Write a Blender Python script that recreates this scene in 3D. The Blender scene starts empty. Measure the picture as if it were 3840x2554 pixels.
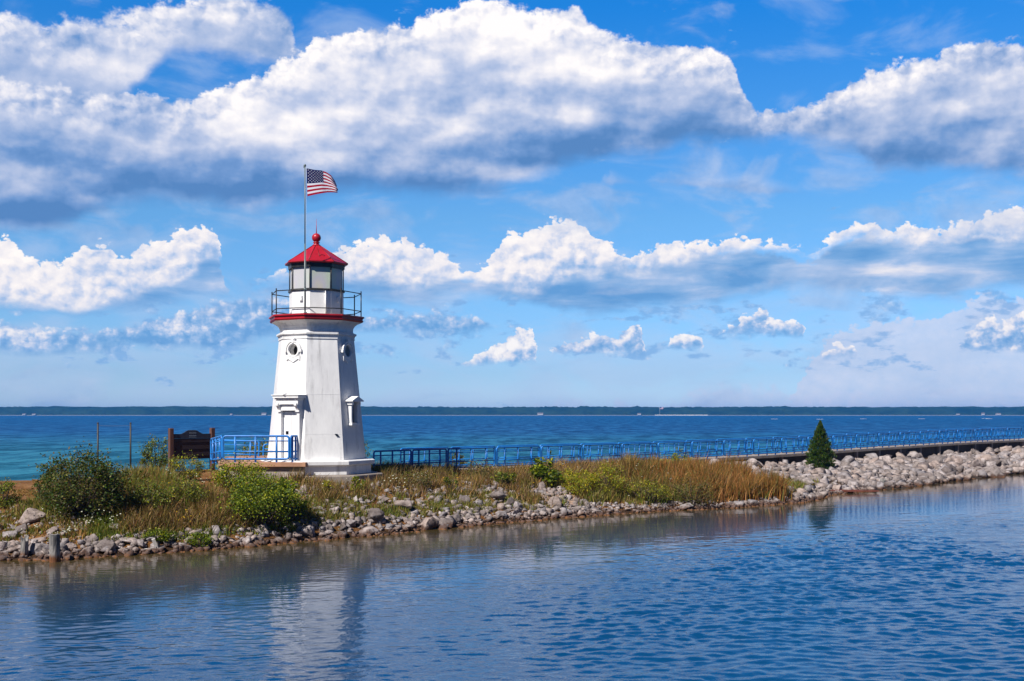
import bpy, bmesh, math, random
import numpy as np
from mathutils import Vector, Matrix

random.seed(7); RNG = np.random.default_rng(7)
R = math.radians
SC = bpy.context.scene
F, CX, HZ, HC = 4200.0, 1920.0, 1552.0, 4.4       # focal length and horizon of the photo (3840 px wide), eye height

# ------------------------------------------------------------------ camera
cam_d = bpy.data.cameras.new('camera'); cam = bpy.data.objects.new('camera', cam_d)
SC.collection.objects.link(cam); SC.camera = cam
cam.location = (0, 0, HC); cam.rotation_euler = (R(90), 0, 0)
cam_d.sensor_width = 36; cam_d.lens = 36 * F / 3840
cam_d.shift_y = (HZ - 1277) / 3840
cam_d.clip_start = 0.5; cam_d.clip_end = 20000

# ------------------------------------------------------------------ render / exposure
SC.view_settings.view_transform = 'Standard'; SC.view_settings.look = 'None'
EXPO = 0.35; SC.view_settings.exposure = EXPO; SC.view_settings.gamma = 1.0
SC.render.engine = 'CYCLES'
SC.cycles.use_denoising = True
SC.cycles.max_bounces = 6; SC.cycles.transparent_max_bounces = 8
SC.cycles.volume_bounces = 0
SC.cycles.caustics_reflective = False; SC.cycles.caustics_refractive = False

# ------------------------------------------------------------------ node maths helper
class E:
    def __init__(s, nt, sock): s.nt, s.s = nt, sock
    def _m(s, op, *a, clamp=False):
        n = s.nt.nodes.new('ShaderNodeMath'); n.operation = op; n.use_clamp = clamp
        for i, v in enumerate((s,) + a):
            if isinstance(v, E): s.nt.links.new(v.s, n.inputs[i])
            else: n.inputs[i].default_value = v
        return E(s.nt, n.outputs[0])
    def __add__(s, o): return s._m('ADD', o)
    def __sub__(s, o): return s._m('SUBTRACT', o)
    def __mul__(s, o): return s._m('MULTIPLY', o)
    def __truediv__(s, o): return s._m('DIVIDE', o)
    __radd__ = __add__; __rmul__ = __mul__
    def sat(s): return s._m('ADD', 0.0, clamp=True)
    def mx(s, o): return s._m('MAXIMUM', o)
    def mn(s, o): return s._m('MINIMUM', o)
    def pw(s, o): return s._m('POWER', o)
    def exp(s): return s._m('EXPONENT')
    def sm(s, a, b):
        n = s.nt.nodes.new('ShaderNodeMapRange'); n.interpolation_type = 'SMOOTHSTEP'
        s.nt.links.new(s.s, n.inputs[0]); n.inputs[1].default_value = a; n.inputs[2].default_value = b
        return E(s.nt, n.outputs[0])
def nd(nt, kind, **kw):
    n = nt.nodes.new(kind)
    for k, v in kw.items(): setattr(n, k, v)
    return n
PV = None
def fbm(nt, vec, scale, detail=6, rough=.55, dist=0.0, loc=None, mscale=None):
    src = vec
    if loc or mscale:
        m = nd(nt, 'ShaderNodeMapping'); nt.links.new(vec, m.inputs[0])
        if loc: m.inputs['Location'].default_value = loc
        if mscale: m.inputs['Scale'].default_value = mscale
        src = m.outputs[0]
    n = nd(nt, 'ShaderNodeTexNoise'); n.noise_dimensions = '2D' if vec is PV else '3D'; n.inputs['Scale'].default_value = scale
    n.inputs['Detail'].default_value = detail; n.inputs['Roughness'].default_value = rough
    n.inputs['Distortion'].default_value = dist
    nt.links.new(src, n.inputs['Vector'])
    return E(nt, n.outputs[0])
def ramp(nt, fac, stops, interp='LINEAR'):
    n = nd(nt, 'ShaderNodeValToRGB'); n.color_ramp.interpolation = interp
    el = n.color_ramp.elements
    el[0].position, el[0].color = stops[0][0], (*stops[0][1], 1)
    el[1].position, el[1].color = stops[-1][0], (*stops[-1][1], 1)
    for p, c in stops[1:-1]:
        e = el.new(p); e.color = (*c, 1)
    nt.links.new(fac.s if isinstance(fac, E) else fac, n.inputs[0])
    return n.outputs[0]
def mixc(nt, fac, a, b, mode='MIX'):
    n = nd(nt, 'ShaderNodeMix', data_type='RGBA', blend_type=mode)
    for i, v in ((0, fac), (6, a), (7, b)):
        if isinstance(v, E): v = v.s
        if isinstance(v, (int, float)): n.inputs[i].default_value = v
        elif isinstance(v, tuple): n.inputs[i].default_value = (*v, 1)
        else: nt.links.new(v, n.inputs[i])
    return n.outputs[2]

# ------------------------------------------------------------------ sun direction
N0 = Vector((0.172, -0.985, 0)).normalized(); RT = Vector((0.985, 0.172, 0)).normalized()
def az_dir(deg): return N0 * math.cos(R(deg)) + RT * math.sin(R(deg))
SUN_EL = 46.0
_h = az_dir(-48)
SUN = Vector((_h.x * math.cos(R(SUN_EL)), _h.y * math.cos(R(SUN_EL)), math.sin(R(SUN_EL))))
sun_d = bpy.data.lights.new('sun', 'SUN'); sun = bpy.data.objects.new('sun', sun_d)
SC.collection.objects.link(sun); sun_d.energy = 5.0; sun_d.angle = R(0.5); sun_d.color = (1.0, 0.955, 0.90)
sun.rotation_euler = SUN.to_track_quat('Z', 'Y').to_euler()

# ------------------------------------------------------------------ world: Nishita sky and procedural clouds
W = bpy.data.worlds.new('World'); SC.world = W; W.use_nodes = True
nt = W.node_tree; nt.nodes.clear()
BG = 0.1
sky = nd(nt, 'ShaderNodeTexSky', sky_type='NISHITA'); sky.sun_disc = False
sky.sun_elevation = R(SUN_EL); sky.sun_rotation = math.atan2(_h.x, _h.y)
sky.air_density = 1.0; sky.dust_density = 0.3; sky.ozone_density = 3.0
tc = nd(nt, 'ShaderNodeTexCoord'); sep = nd(nt, 'ShaderNodeSeparateXYZ')
nt.links.new(tc.outputs['Generated'], sep.inputs[0])
dx, dy, dz = (E(nt, sep.outputs[i]) for i in range(3))
AZ = dx._m('ARCTAN2', dy) * 57.2958
EL = dz._m('ARCSINE') * 57.2958
DOM = 28.0
TT = (AZ + DOM)._m('PINGPONG', 2 * DOM) / (2 * DOM)
comb = nd(nt, 'ShaderNodeCombineXYZ'); nt.links.new(AZ.s, comb.inputs[0]); nt.links.new(EL.s, comb.inputs[1])
PV = comb.outputs[0]
ELMAX = 24.0
def ae(x, y):
    u, v = (x - CX) / F, (HZ - y) / F
    return math.degrees(math.atan(u)), math.degrees(math.atan(v / math.sqrt(1 + u * u)))
def curve(pts, x=TT):
    n = nd(nt, 'ShaderNodeFloatCurve'); c = n.mapping.curves[0]
    q = []
    for px, py in pts:
        a, e = ae(px, py); q.append((min(1, max(0, (a + DOM) / (2 * DOM))), min(1, max(0, (e + 2) / (ELMAX + 2)))))
    q.sort()
    if q[0][0] > 0.001: q.insert(0, (0.0, q[0][1]))
    if q[-1][0] < 0.999: q.append((1.0, q[-1][1]))
    c.points[0].location = q[0]; c.points[1].location = q[-1]
    for p in q[1:-1]: c.points.new(*p)
    for p in c.points: p.handle_type = 'VECTOR'
    n.mapping.update()
    nt.links.new(x.s, n.inputs['Value'])
    return E(nt, n.outputs[0]) * (ELMAX + 2) - 2
# shared noises
n_big = fbm(nt, PV, 0.16, 3, .5, loc=(3.1, 0, 0), mscale=(1, 1.6, 1)) - .5
n_mid = fbm(nt, PV, 0.75, 10, .64, loc=(11, 4, 0), mscale=(.8, 1.1, 1)) - .5
n_mid2 = fbm(nt, PV, 0.75, 5, .60, loc=(11.4, 3.0, 0), mscale=(.8, 1.1, 1)) - .5
n_soft = fbm(nt, PV, 0.30, 4, .5, loc=(1, 9, 0), mscale=(.7, 1.7, 1)) - .5
n_ls = fbm(nt, PV, 0.42, 4, .48, loc=(21, 4, 0), mscale=(.75, 1.25, 1)) - .5
n_ls2 = fbm(nt, PV, 0.42, 3, .48, loc=(21.5, 3.1, 0), mscale=(.75, 1.25, 1)) - .5
n_puff = fbm(nt, PV, 1.7, 8, .62, loc=(5, 2, 0), mscale=(1, 1.15, 1)) - .5
n_puff2 = fbm(nt, PV, 1.7, 4, .62, loc=(5.28, 1.55, 0), mscale=(1, 1.15, 1)) - .5
vor = nd(nt, 'ShaderNodeTexVoronoi', feature='SMOOTH_F1', voronoi_dimensions='2D'); vor.inputs['Scale'].default_value = 1.5
vor.inputs['Detail'].default_value = 2.0; vor.inputs['Roughness'].default_value = .55
vor.inputs['Smoothness'].default_value = .25
wv = nd(nt, 'ShaderNodeVectorMath', operation='MULTIPLY_ADD'); nt.links.new(PV, wv.inputs[0]); wv.inputs[1].default_value = (1, 1.25, 1)
_c = nd(nt, 'ShaderNodeCombineXYZ'); nt.links.new((n_puff * .5).s, _c.inputs[0]); nt.links.new((n_mid * .5).s, _c.inputs[1])
nt.links.new(_c.outputs[0], wv.inputs[2]); nt.links.new(wv.outputs[0], vor.inputs['Vector'])
V = E(nt, vor.outputs['Distance'])
puffs = (V * -1.6 + .6)            # up in the middle of each puff
relief = (n_mid - n_mid2) * 1.5
relief_s = (n_ls - n_ls2) * 1.9
relief_p = (n_puff - n_puff2) * 1.3 + puffs * .55
def vor2(off):
    v_ = nd(nt, 'ShaderNodeTexVoronoi', feature='SMOOTH_F1', voronoi_dimensions='2D'); v_.inputs['Scale'].default_value = .95
    v_.inputs['Detail'].default_value = 3.0; v_.inputs['Roughness'].default_value = .5; v_.inputs['Smoothness'].default_value = .4
    w_ = nd(nt, 'ShaderNodeVectorMath', operation='MULTIPLY_ADD'); nt.links.new(PV, w_.inputs[0]); w_.inputs[1].default_value = (1, 1.2, 1)
    c_ = nd(nt, 'ShaderNodeCombineXYZ'); nt.links.new((n_puff * .35 + off[0]).s, c_.inputs[0]); nt.links.new((n_mid * .9 + off[1]).s, c_.inputs[1])
    nt.links.new(c_.outputs[0], w_.inputs[2]); nt.links.new(w_.outputs[0], v_.inputs['Vector']); return E(nt, v_.outputs['Distance'])
relief_v = (vor2((-.20, .34)) - vor2((0, 0))) * 1.9
TTw = (TT + n_mid * .022 + n_puff * .006)
TTw2 = (TT + n_puff * .016)
CLOUD = [(0.0, (.10, .25, .55)), (.22, (.18, .335, .65)), (.42, (.345, .465, .73)), (.60, (.52, .60, .81)), (.80, (.80, .81, .91)), (1.0, (1.04, 1.0, 1.0))]
WARM = [(0.0, (.135, .35, .70)), (.22, (.22, .43, .76)), (.42, (.38, .54, .82)), (.58, (.62, .69, .87)), (.76, (.90, .87, .91)), (1.0, (1.06, 1.0, .97))]

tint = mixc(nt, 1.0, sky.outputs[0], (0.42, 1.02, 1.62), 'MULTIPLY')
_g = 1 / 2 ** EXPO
col = mixc(nt, 1.0, tint, ramp(nt, EL / 90, [(p, tuple(c * _g for c in q)) for p, q in [(0, (2.1, 1.20, 1.22)), (.007, (1.75, 1.0, 1.05)), (.022, (1.38, .836, .856)), (.065, (1.36, .92, .84)), (.11, (1.30, .978, .837)), (.165, (.80, .96, .95)), (.222, (.257, .93, 1.07)), (.32, (.22, .84, 1.04)), (.5, (.08, .30, .46)), (1, (.05, .16, .28))]]), 'MULTIPLY')  # upper sky dimmed beyond its natural falloff to cut fill light
def put(col, alpha, c):
    c2 = nd(nt, 'ShaderNodeVectorMath', operation='SCALE'); nt.links.new(c, c2.inputs[0]); c2.inputs[3].default_value = _g / BG
    return mixc(nt, alpha, col, c2.outputs[0])
def blob(x, y, rx, ry):
    a, e = ae(x, y); k = 57.2958 / F
    q = ((AZ - a) / (rx * k)); p = ((EL - e) / (ry * k))
    return ((q * q + p * p) * -1).exp()
n_str = fbm(nt, PV, .55, 5, .55, .3, loc=(9, 31, 0), mscale=(.35, 1.9, 1)) - .5
# D: pale far cloud mass low on the right; E: faint low bank
T = curve([(2880, 1600), (3000, 1420), (3040, 1330), (3110, 1250), (3200, 1212), (3350, 1185), (3500, 1180), (3600, 1150), (3680, 1080), (3760, 1105), (4300, 1100)], TTw2)
aD = (T - EL + puffs * .25 + n_puff * .5).sm(-.05, .16)
col = put(col, aD * .80, ramp(nt, (n_mid * .5 + .55 + puffs * .12), [(0, (.42, .58, .86)), (1, (.82, .80, .92))]))
T = curve([(-500, 1600), (1900, 1600), (2020, 1500), (2150, 1465), (2250, 1530), (2320, 1470), (2450, 1520), (2600, 1450), (2700, 1430), (2900, 1425), (3000, 1470), (3200, 1440), (4400, 1440)], TTw2)
aE = (T - EL + puffs * .3 + n_puff * .6).sm(-.1, .5)
col = put(col, aE * .68, ramp(nt, n_puff + .5, [(0, (.42, .60, .88)), (1, (.72, .74, .92))]))
hz_ = (fbm(nt, PV, .16, 6, .55, .3, loc=(50, 60, 0), mscale=(1, 2.4, 1)) - .5) + EL.sm(10.5, 3.0) * .16
col = put(col, hz_.sm(.02, .30) * .42, ramp(nt, n_str + .5, [(0, (.36, .54, .82)), (1, (.60, .68, .88))]))
# scud: small broken clouds low over the horizon
sc = (fbm(nt, PV, .42, 7, .58, loc=(40, 7, 0), mscale=(1, 2.6, 1)) + (EL.sm(1.2, 3.0) * EL.sm(8.5, 5.0)) * .16 - .16)
col = put(col, sc.sm(.53, .64) * .7, ramp(nt, (relief_p * .9 + .42), [(0, (.20, .42, .78)), (.5, (.40, .58, .86)), (1, (.85, .84, .93))]))
def layer(col, top, bot, amp, tex, rel, cr, gain, blobs=(), et=.14, eb=.5, hb=.0, op=1.0, t=TTw, hp=.8, ev=.0, ev2=.0):
    T = curve(top, t); B = curve(bot, t)
    Yt = EL - tex
    h = ((Yt - B) / (T - B).mx(.3)).sat()
    a = (T - Yt).sm(-et * .3, et) * (EL - B + n_soft * 1.6 + n_mid * .5).sm(-.15, eb) * (T - B).sm(.05, .35)
    L = h.pw(hp) * gain + rel * amp + hb + n_soft * .35 + relief_v * ((T - Yt).sm(2.2, .2) * ev + ev2)  # sunlit tops and shaded undersides of the clouds put into their colour
    for x, y, rx, ry, g in blobs: L = L + blob(x, y, rx, ry) * g
    return put(col, a * op, ramp(nt, L, cr))
# C: small low cumuli in the middle
Ct = [(1500, 1640), (1640, 1400), (1750, 1345), (1850, 1285), (1950, 1215), (2000, 1225), (2030, 1420), (2050, 1330), (2080, 1285), (2150, 1265), (2250, 1240), (2300, 1260), (2360, 1205), (2395, 1185), (2420, 1300), (2430, 1420), (2490, 1400), (2510, 1260), (2540, 1240), (2620, 1240), (2650, 1300), (2670, 1300), (2710, 1230), (2780, 1180), (2860, 1145), (2910, 1185), (3000, 1190), (3030, 1240), (3035, 1420), (3060, 1320), (3150, 1270), (3210, 1300), (3235, 1400), (3560, 1400), (3600, 1260), (3700, 1170), (3760, 1190), (3840, 1150), (4300, 1250)]
Cb = [(-500, 1640), (1500, 1390), (1640, 1375), (2030, 1360), (2050, 1335), (2420, 1325), (2500, 1305), (2650, 1300), (2670, 1255), (3030, 1250), (3060, 1345), (3235, 1345), (3560, 1320), (4300, 1310)]
col = layer(col, Ct, Cb, .6, puffs * .30 + n_puff * .5, relief_p, WARM, .62, [(1900, 1290, 160, 90, .25)], et=.10, eb=.40, hb=.30, op=.9, t=TTw2, ev2=.26)
# B2: second lower row, left
Bt = [(-500, 1200), (0, 1190), (150, 1215), (350, 1230), (520, 1200), (700, 1150), (830, 1120), (1000, 1100), (1200, 1150), (1300, 1180), (1600, 1160), (1800, 1180), (1950, 1290), (2200, 1300)]
Bb = [(-500, 1310), (400, 1312), (900, 1295), (1060, 1265), (1300, 1245), (1600, 1250), (1850, 1240), (1950, 1200), (2050, 1200), (4300, 1200)]
Bt2 = Bt[:-2] + [(1900, 1240), (1950, 1330), (4300, 1400)]
col = layer(col, Bt2, Bb, .55, puffs * .2 + n_puff * .5, relief_p, WARM, .40, [(60, 1255, 160, 40, .45), (670, 1240, 120, 35, .3), (720, 1140, 120, 40, .2)], et=.25, eb=.5, hb=.16, op=.85, t=TTw2, ev2=.18)
# B: long middle row of cumuli
Bt = [(-500, 860), (0, 870), (50, 875), (90, 930), (130, 950), (200, 965), (290, 935), (310, 900), (390, 890), (415, 905), (440, 950), (470, 950), (560, 905), (620, 880), (640, 860), (665, 845), (740, 832), (800, 838), (825, 870), (840, 960), (870, 1060), (960, 1040), (1050, 1000), (1150, 980), (1250, 930), (1310, 900), (1345, 890), (1400, 878), (1450, 868), (1520, 880), (1590, 915), (1650, 925), (1690, 930), (1720, 990), (1790, 1000), (1840, 960), (1870, 895), (1900, 858), (1975, 850), (2000, 835), (2080, 800), (2120, 803), (2200, 830), (2240, 870), (2290, 895), (2350, 935), (2390, 945), (2480, 893), (2560, 895), (2600, 885), (2670, 890), (2760, 873), (2810, 880), (2930, 895), (3030, 930), (3080, 900), (3150, 850), (3210, 825), (3270, 812), (3320, 840), (3370, 835), (3420, 818), (3480, 822), (3510, 850), (3600, 815), (3660, 790), (3740, 775), (3840, 750), (4300, 700)]
Bb = [(-500, 1160), (0, 1165), (300, 1185), (600, 1170), (850, 1130), (1050, 1090), (1250, 1130), (1600, 1140), (1800, 1130), (1900, 1120), (2050, 1145), (2200, 1178), (2400, 1180), (2550, 1160), (2700, 1150), (2850, 1105), (3000, 1090), (3200, 1120), (3400, 1135), (3600, 1120), (3700, 1100), (4300, 1080)]
n_str = fbm(nt, PV, .55, 5, .55, .3, loc=(9, 31, 0), mscale=(.35, 1.9, 1)) - .5
Ut = [(x, y + 45) for x, y in Bt]
col = layer(col, Ut, Bb, 1.0, puffs * .15 + n_puff * .3, n_str * 1.1 + relief_s * .25, WARM, .16, [(2400, 1140, 420, 45, -.16), (2750, 960, 260, 30, -.12), (3250, 950, 150, 60, -.10), (3300, 1010, 90, 30, .2), (3520, 1010, 130, 30, .22), (3640, 1060, 200, 30, .1), (500, 1160, 350, 30, -.1), (2250, 1010, 60, 60, .15)], et=.3, eb=.7, hb=.17, hp=.7)
Wb = [(-500, 1150), (0, 1150), (300, 1165), (520, 1120), (650, 1080), (760, 1000), (830, 960), (900, 1050), (1050, 1060), (1250, 1060), (1500, 1085), (1700, 1060), (1850, 1070), (1980, 1085), (2080, 1060), (2180, 1045), (2300, 1050), (2440, 1060), (2560, 1010), (2700, 965), (2850, 945), (3020, 950), (3070, 960), (3140, 930), (3200, 905), (3330, 905), (3450, 925), (3560, 925), (3650, 925), (3760, 950), (4300, 900)]
col = layer(col, Bt, Wb, 1.0, puffs * .34 + n_puff * .42, relief_p * .16 + n_str * .12, WARM, .22, [(60, 1000, 120, 90, .1), (420, 1040, 160, 60, -.10), (800, 1000, 90, 90, -.2), (2120, 1010, 50, 60, -.12), (2000, 1060, 120, 30, -.14), (3640, 880, 200, 30, -.15)], et=.13, eb=.55, hb=.64, hp=.9, ev2=.17)
# thin streak in the gap
St = [(-500, 900), (2230, 720), (2290, 640), (2400, 690), (2520, 640), (2700, 650), (2800, 650), (2950, 690), (3080, 715), (4300, 900)]
Sb = [(-500, 705), (2250, 712), (3080, 712), (4300, 705)]
col = layer(col, St, Sb, .3, n_mid * .5, relief, CLOUD, .25, [(2790, 670, 120, 20, .25)], et=.7, eb=.3, hb=.33, op=.55)
vl = (fbm(nt, PV, .20, 6, .55, .4, loc=(70, 3, 0), mscale=(.8, 2.2, 1)) - .5) + (EL.sm(7.0, 9.5) * EL.sm(14.5, 11.5)) * .10
col = put(col, vl.sm(.06, .26) * .45, ramp(nt, relief * .8 + .5, [(0, (.22, .38, .68)), (1, (.62, .70, .88))]))
# A0: grey cloud in the upper left
At = [(-500, 20), (0, 40), (60, 45), (110, 55), (160, 85), (250, 60), (330, 60), (450, 40), (600, 5), (700, -30), (900, -40), (1050, 0), (1100, 80), (1120, 200), (1180, 300), (4300, 500)]
Ab = [(-500, 500), (300, 480), (440, 400), (560, 300), (640, 235), (760, 222), (900, 225), (1050, 240), (1180, 170), (4300, 170)]
col = layer(col, At, Ab, .42, n_mid * 2.0 + puffs * .2 + n_puff * .5, relief_s * .8 + relief * .25, CLOUD, .22, [(650, 120, 230, 110, .28), (420, 240, 160, 80, .2), (60, 80, 90, 50, .3), (260, 130, 170, 40, -.12)], et=.55, eb=.6, hb=.36, ev=.15, ev2=.05)
# A: the great upper cloud
At = [(-500, 280), (0, 290), (300, 330), (450, 345), (520, 320), (590, 345), (650, 370), (720, 345), (790, 335), (900, 290), (1000, 250), (1080, 215), (1150, 170), (1190, 120), (1300, 100), (1450, 90), (1510, 90), (1560, 60), (1650, 25), (1740, -10), (1850, -20), (2000, 25), (2090, 35), (2180, 20), (2215, 90), (2290, 120), (2350, 125), (2420, 155), (2470, 160), (2560, 165), (2660, 165), (2745, 215), (2790, 330), (2830, 408), (2950, 395), (3080, 360), (3180, 310), (3300, 245), (3400, 215), (3480, 190), (3600, 165), (3700, 142), (3840, 145), (4300, 140)]
Ab = [(-500, 850), (0, 865), (150, 860), (280, 835), (330, 800), (500, 795), (700, 780), (850, 785), (1000, 790), (1150, 765), (1300, 740), (1500, 730), (1750, 740), (1880, 740), (2000, 690), (2100, 640), (2200, 620), (2450, 610), (2560, 560), (2700, 555), (2950, 560), (3100, 590), (3220, 600), (3300, 665), (3500, 670), (3840, 675), (4300, 680)]
col = layer(col, At, Ab, .50, n_mid * 1.25 + n_puff * .55 + puffs * .12, relief_s * .85 + relief * .18 + relief_p * .10 + n_str * .35, CLOUD, .42,
    [(1900, 120, 330, 150, .42), (1300, 330, 300, 100, .32), (1150, 540, 280, 90, .22), (1080, 470, 180, 80, .15), (800, 400, 180, 60, .25), (600, 640, 500, 110, -.12), (120, 560, 260, 130, -.10), (150, 790, 300, 70, -.42),
     (1000, 720, 500, 45, -.38), (1500, 690, 400, 40, -.30), (2150, 540, 150, 45, -.62), (2000, 600, 160, 26, -.4), (2550, 450, 260, 110, -.22), (2000, 440, 130, 60, .22), (2180, 430, 70, 50, .25), (2280, 240, 260, 100, .18), (2700, 250, 100, 90, .1),
     (1850, 300, 160, 60, -.18), (3400, 570, 200, 40, -.32), (3600, 480, 160, 30, -.2), (3400, 350, 330, 60, .08), (3550, 610, 200, 30, .0), (80, 640, 60, 40, .3), (1980, 660, 160, 40, .4)],
    et=.24, eb=.9, hb=.27, ev=.17, ev2=.05)
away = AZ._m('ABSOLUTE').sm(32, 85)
col = mixc(nt, 1.0, col, mixc(nt, away, (1.0, 1.0, 1.0), (.18, .22, .30)), 'MULTIPLY')  # sky to the sides and behind the camera dimmed to cut fill
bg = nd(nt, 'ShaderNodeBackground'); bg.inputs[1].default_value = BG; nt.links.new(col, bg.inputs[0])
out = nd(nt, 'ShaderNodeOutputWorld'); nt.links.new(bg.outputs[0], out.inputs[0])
W.cycles.sampling_method = 'MANUAL'; W.cycles.sample_map_resolution = 512

# ------------------------------------------------------------------ object helpers
def link(o): SC.collection.objects.link(o); return o
def tag(o, label=None, cat=None, group=None, kind=None):
    if label: o['label'] = label
    if cat: o['category'] = cat
    if group: o['group'] = group
    if kind: o['kind'] = kind
    return o
def empty(name, loc=(0, 0, 0), rz=0):
    o = bpy.data.objects.new(name, None); o.location = loc; o.rotation_euler = (0, 0, rz); o.empty_display_size = .2
    return link(o)
def np_mesh(name, v, faces, mats, cols=None, fmat=None, smooth=False):
    """faces: list of index arrays (n,k)"""
    me = bpy.data.meshes.new(name); v = np.asarray(v, np.float32)
    me.vertices.add(len(v)); me.vertices.foreach_set('co', v.ravel())
    faces = [np.asarray(f, np.int32) for f in faces]
    li = np.concatenate([f.ravel() for f in faces]); cnt = np.concatenate([np.full(len(f), f.shape[1], np.int32) for f in faces])
    me.loops.add(len(li)); me.loops.foreach_set('vertex_index', li)
    me.polygons.add(len(cnt)); st = np.zeros(len(cnt), np.int32); st[1:] = np.cumsum(cnt)[:-1]
    me.polygons.foreach_set('loop_start', st)
    if fmat is not None: me.polygons.foreach_set('material_index', np.asarray(fmat, np.int32))
    me.update(calc_edges=True); me.validate()
    if smooth: me.polygons.foreach_set('use_smooth', np.ones(len(me.polygons), bool))
    for m in (mats if isinstance(mats, (list, tuple)) else [mats]): me.materials.append(m)
    if cols is not None:
        c = np.ones((len(v), 4), np.float32); c[:, :cols.shape[1]] = cols
        a = me.color_attributes.new('col', 'FLOAT_COLOR', 'POINT'); a.data.foreach_set('color', c.ravel())
    return me
def ob(name, me, parent=None, loc=None):
    o = bpy.data.objects.new(name, me); link(o)
    if parent: o.parent = parent
    if loc: o.location = loc
    return o
class MB:
    """collects simple solids into one mesh"""
    def __init__(s): s.v = []; s.f = []; s.sm = []
    def add(s, vs, fs, smooth=False):
        n = len(s.v); s.v += [tuple(p) for p in vs]; s.f += [tuple(i + n for i in f) for f in fs]; s.sm += [smooth] * len(fs); return s
    def box(s, c, d, m=None):
        M = m or Matrix.Identity(3)
        vs = [Vector(c) + M @ Vector((x * d[0] / 2, y * d[1] / 2, z * d[2] / 2)) for x in (-1, 1) for y in (-1, 1) for z in (-1, 1)]
        return s.add(vs, [(0, 1, 3, 2), (4, 6, 7, 5), (0, 4, 5, 1), (2, 3, 7, 6), (0, 2, 6, 4), (1, 5, 7, 3)])
    def tube(s, pts, r, n=8, closed=False, r2=None):
        pts = [Vector(p) for p in pts]; m = len(pts); rings = []
        for i, p in enumerate(pts):
            if closed: t = (pts[(i + 1) % m] - pts[i - 1]).normalized()
            else: t = (pts[min(i + 1, m - 1)] - pts[max(i - 1, 0)]).normalized()
            up = Vector((0, 0, 1)) if abs(t.z) < .99 else Vector((1, 0, 0))
            if closed: up = s.plane_n
            a = t.cross(up).normalized(); b = t.cross(a).normalized()
            rr = r if r2 is None else r + (r2 - r) * i / (m - 1)
            rings.append([p + (a * math.cos(2 * math.pi * k / n) + b * math.sin(2 * math.pi * k / n)) * rr for k in range(n)])
        vs = [q for rg in rings for q in rg]; fs = []
        for i in range(m if closed else m - 1):
            j = (i + 1) % m
            for k in range(n): fs.append((i * n + k, i * n + (k + 1) % n, j * n + (k + 1) % n, j * n + k))
        s.add(vs, fs, True)
        if not closed:
            s.add(rings[0], [tuple(range(n))[::-1]]); s.add(rings[-1], [tuple(range(n))])
        return s
    plane_n = Vector((0, 1, 0))
    def lathe(s, prof, n=24, c=(0, 0, 0), smooth=True, ang=None, cap=True):
        vs = []
        for r, z in prof:
            for k in range(n):
                d = ang(k) if ang else Vector((math.cos(2 * math.pi * k / n), math.sin(2 * math.pi * k / n), 0))
                vs.append(Vector(c) + d * r + Vector((0, 0, z)))
        fs = [(i * n + k, i * n + (k + 1) % n, (i + 1) * n + (k + 1) % n, (i + 1) * n + k) for i in range(len(prof) - 1) for k in range(n)]
        s.add(vs, fs, smooth)
        if cap:
            s.add(vs[:n], [tuple(range(n))[::-1]]); s.add(vs[-n:], [tuple(range(n))])
        return s
    def mesh(s, name, mat):
        me = bpy.data.meshes.new(name); me.from_pydata(s.v, [], s.f); me.update()
        me.polygons.foreach_set('use_smooth', s.sm); me.materials.append(mat)
        bm = bmesh.new(); bm.from_mesh(me); bmesh.ops.remove_doubles(bm, verts=bm.verts, dist=1e-5)
        bmesh.ops.recalc_face_normals(bm, faces=bm.faces); bm.to_mesh(me); bm.free()
        return me
    def build(s, name, mat, parent=None, bevel=0):
        o = ob(name, s.mesh(name, mat), parent)
        if bevel:
            b = o.modifiers.new('bevel', 'BEVEL'); b.width = bevel; b.segments = 2; b.limit_method = 'ANGLE'
        return o

# ------------------------------------------------------------------ materials
def mat(name, base=(.5, .5, .5), rough=.6, metal=0.0, spec=.5):
    m = bpy.data.materials.new(name); m.use_nodes = True
    b = m.node_tree.nodes['Principled BSDF']
    b.inputs['Base Color'].default_value = (*base, 1); b.inputs['Roughness'].default_value = rough
    b.inputs['Metallic'].default_value = metal; b.inputs['Specular IOR Level'].default_value = spec
    return m, m.node_tree, b
def pos(nt_): return nd(nt_, 'ShaderNodeNewGeometry').outputs['Position']
def bump(nt_, b, h, dist, strength=1.0):
    n = nd(nt_, 'ShaderNodeBump'); n.inputs['Strength'].default_value = strength; n.inputs['Distance'].default_value = dist
    nt_.links.new(h.s, n.inputs['Height']); nt_.links.new(n.outputs[0], b.inputs['Normal']); return n
def m_paint(name, a, c, scale=3, rough=.5, stain=None, bd=.003, sx=(1, 1, .35)):
    m, t, b = mat(name, rough=rough); P = pos(t)
    f = fbm(t, P, scale, 7, .65, mscale=sx)
    cc = ramp(t, f, [(.35, c), (.62, a)])
    if stain:
        g = fbm(t, P, 1.1, 7, .72, mscale=(3, 3, .40), loc=(4, 2, 8)).sm(.50, .74)
        cc = mixc(t, g * stain[1], cc, stain[0])
    t.links.new(cc, b.inputs['Base Color']); bump(t, b, fbm(t, P, 40, 4, .6), bd)
    return m
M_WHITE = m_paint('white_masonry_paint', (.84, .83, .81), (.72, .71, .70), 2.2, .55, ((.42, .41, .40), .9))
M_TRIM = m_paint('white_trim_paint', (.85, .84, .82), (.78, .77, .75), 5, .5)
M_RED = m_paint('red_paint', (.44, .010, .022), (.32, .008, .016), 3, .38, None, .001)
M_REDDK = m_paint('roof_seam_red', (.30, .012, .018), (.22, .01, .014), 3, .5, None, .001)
M_BLACK = m_paint('black_metal_paint', (.012, .013, .014), (.03, .028, .026), 6, .4, None, .001)
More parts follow.
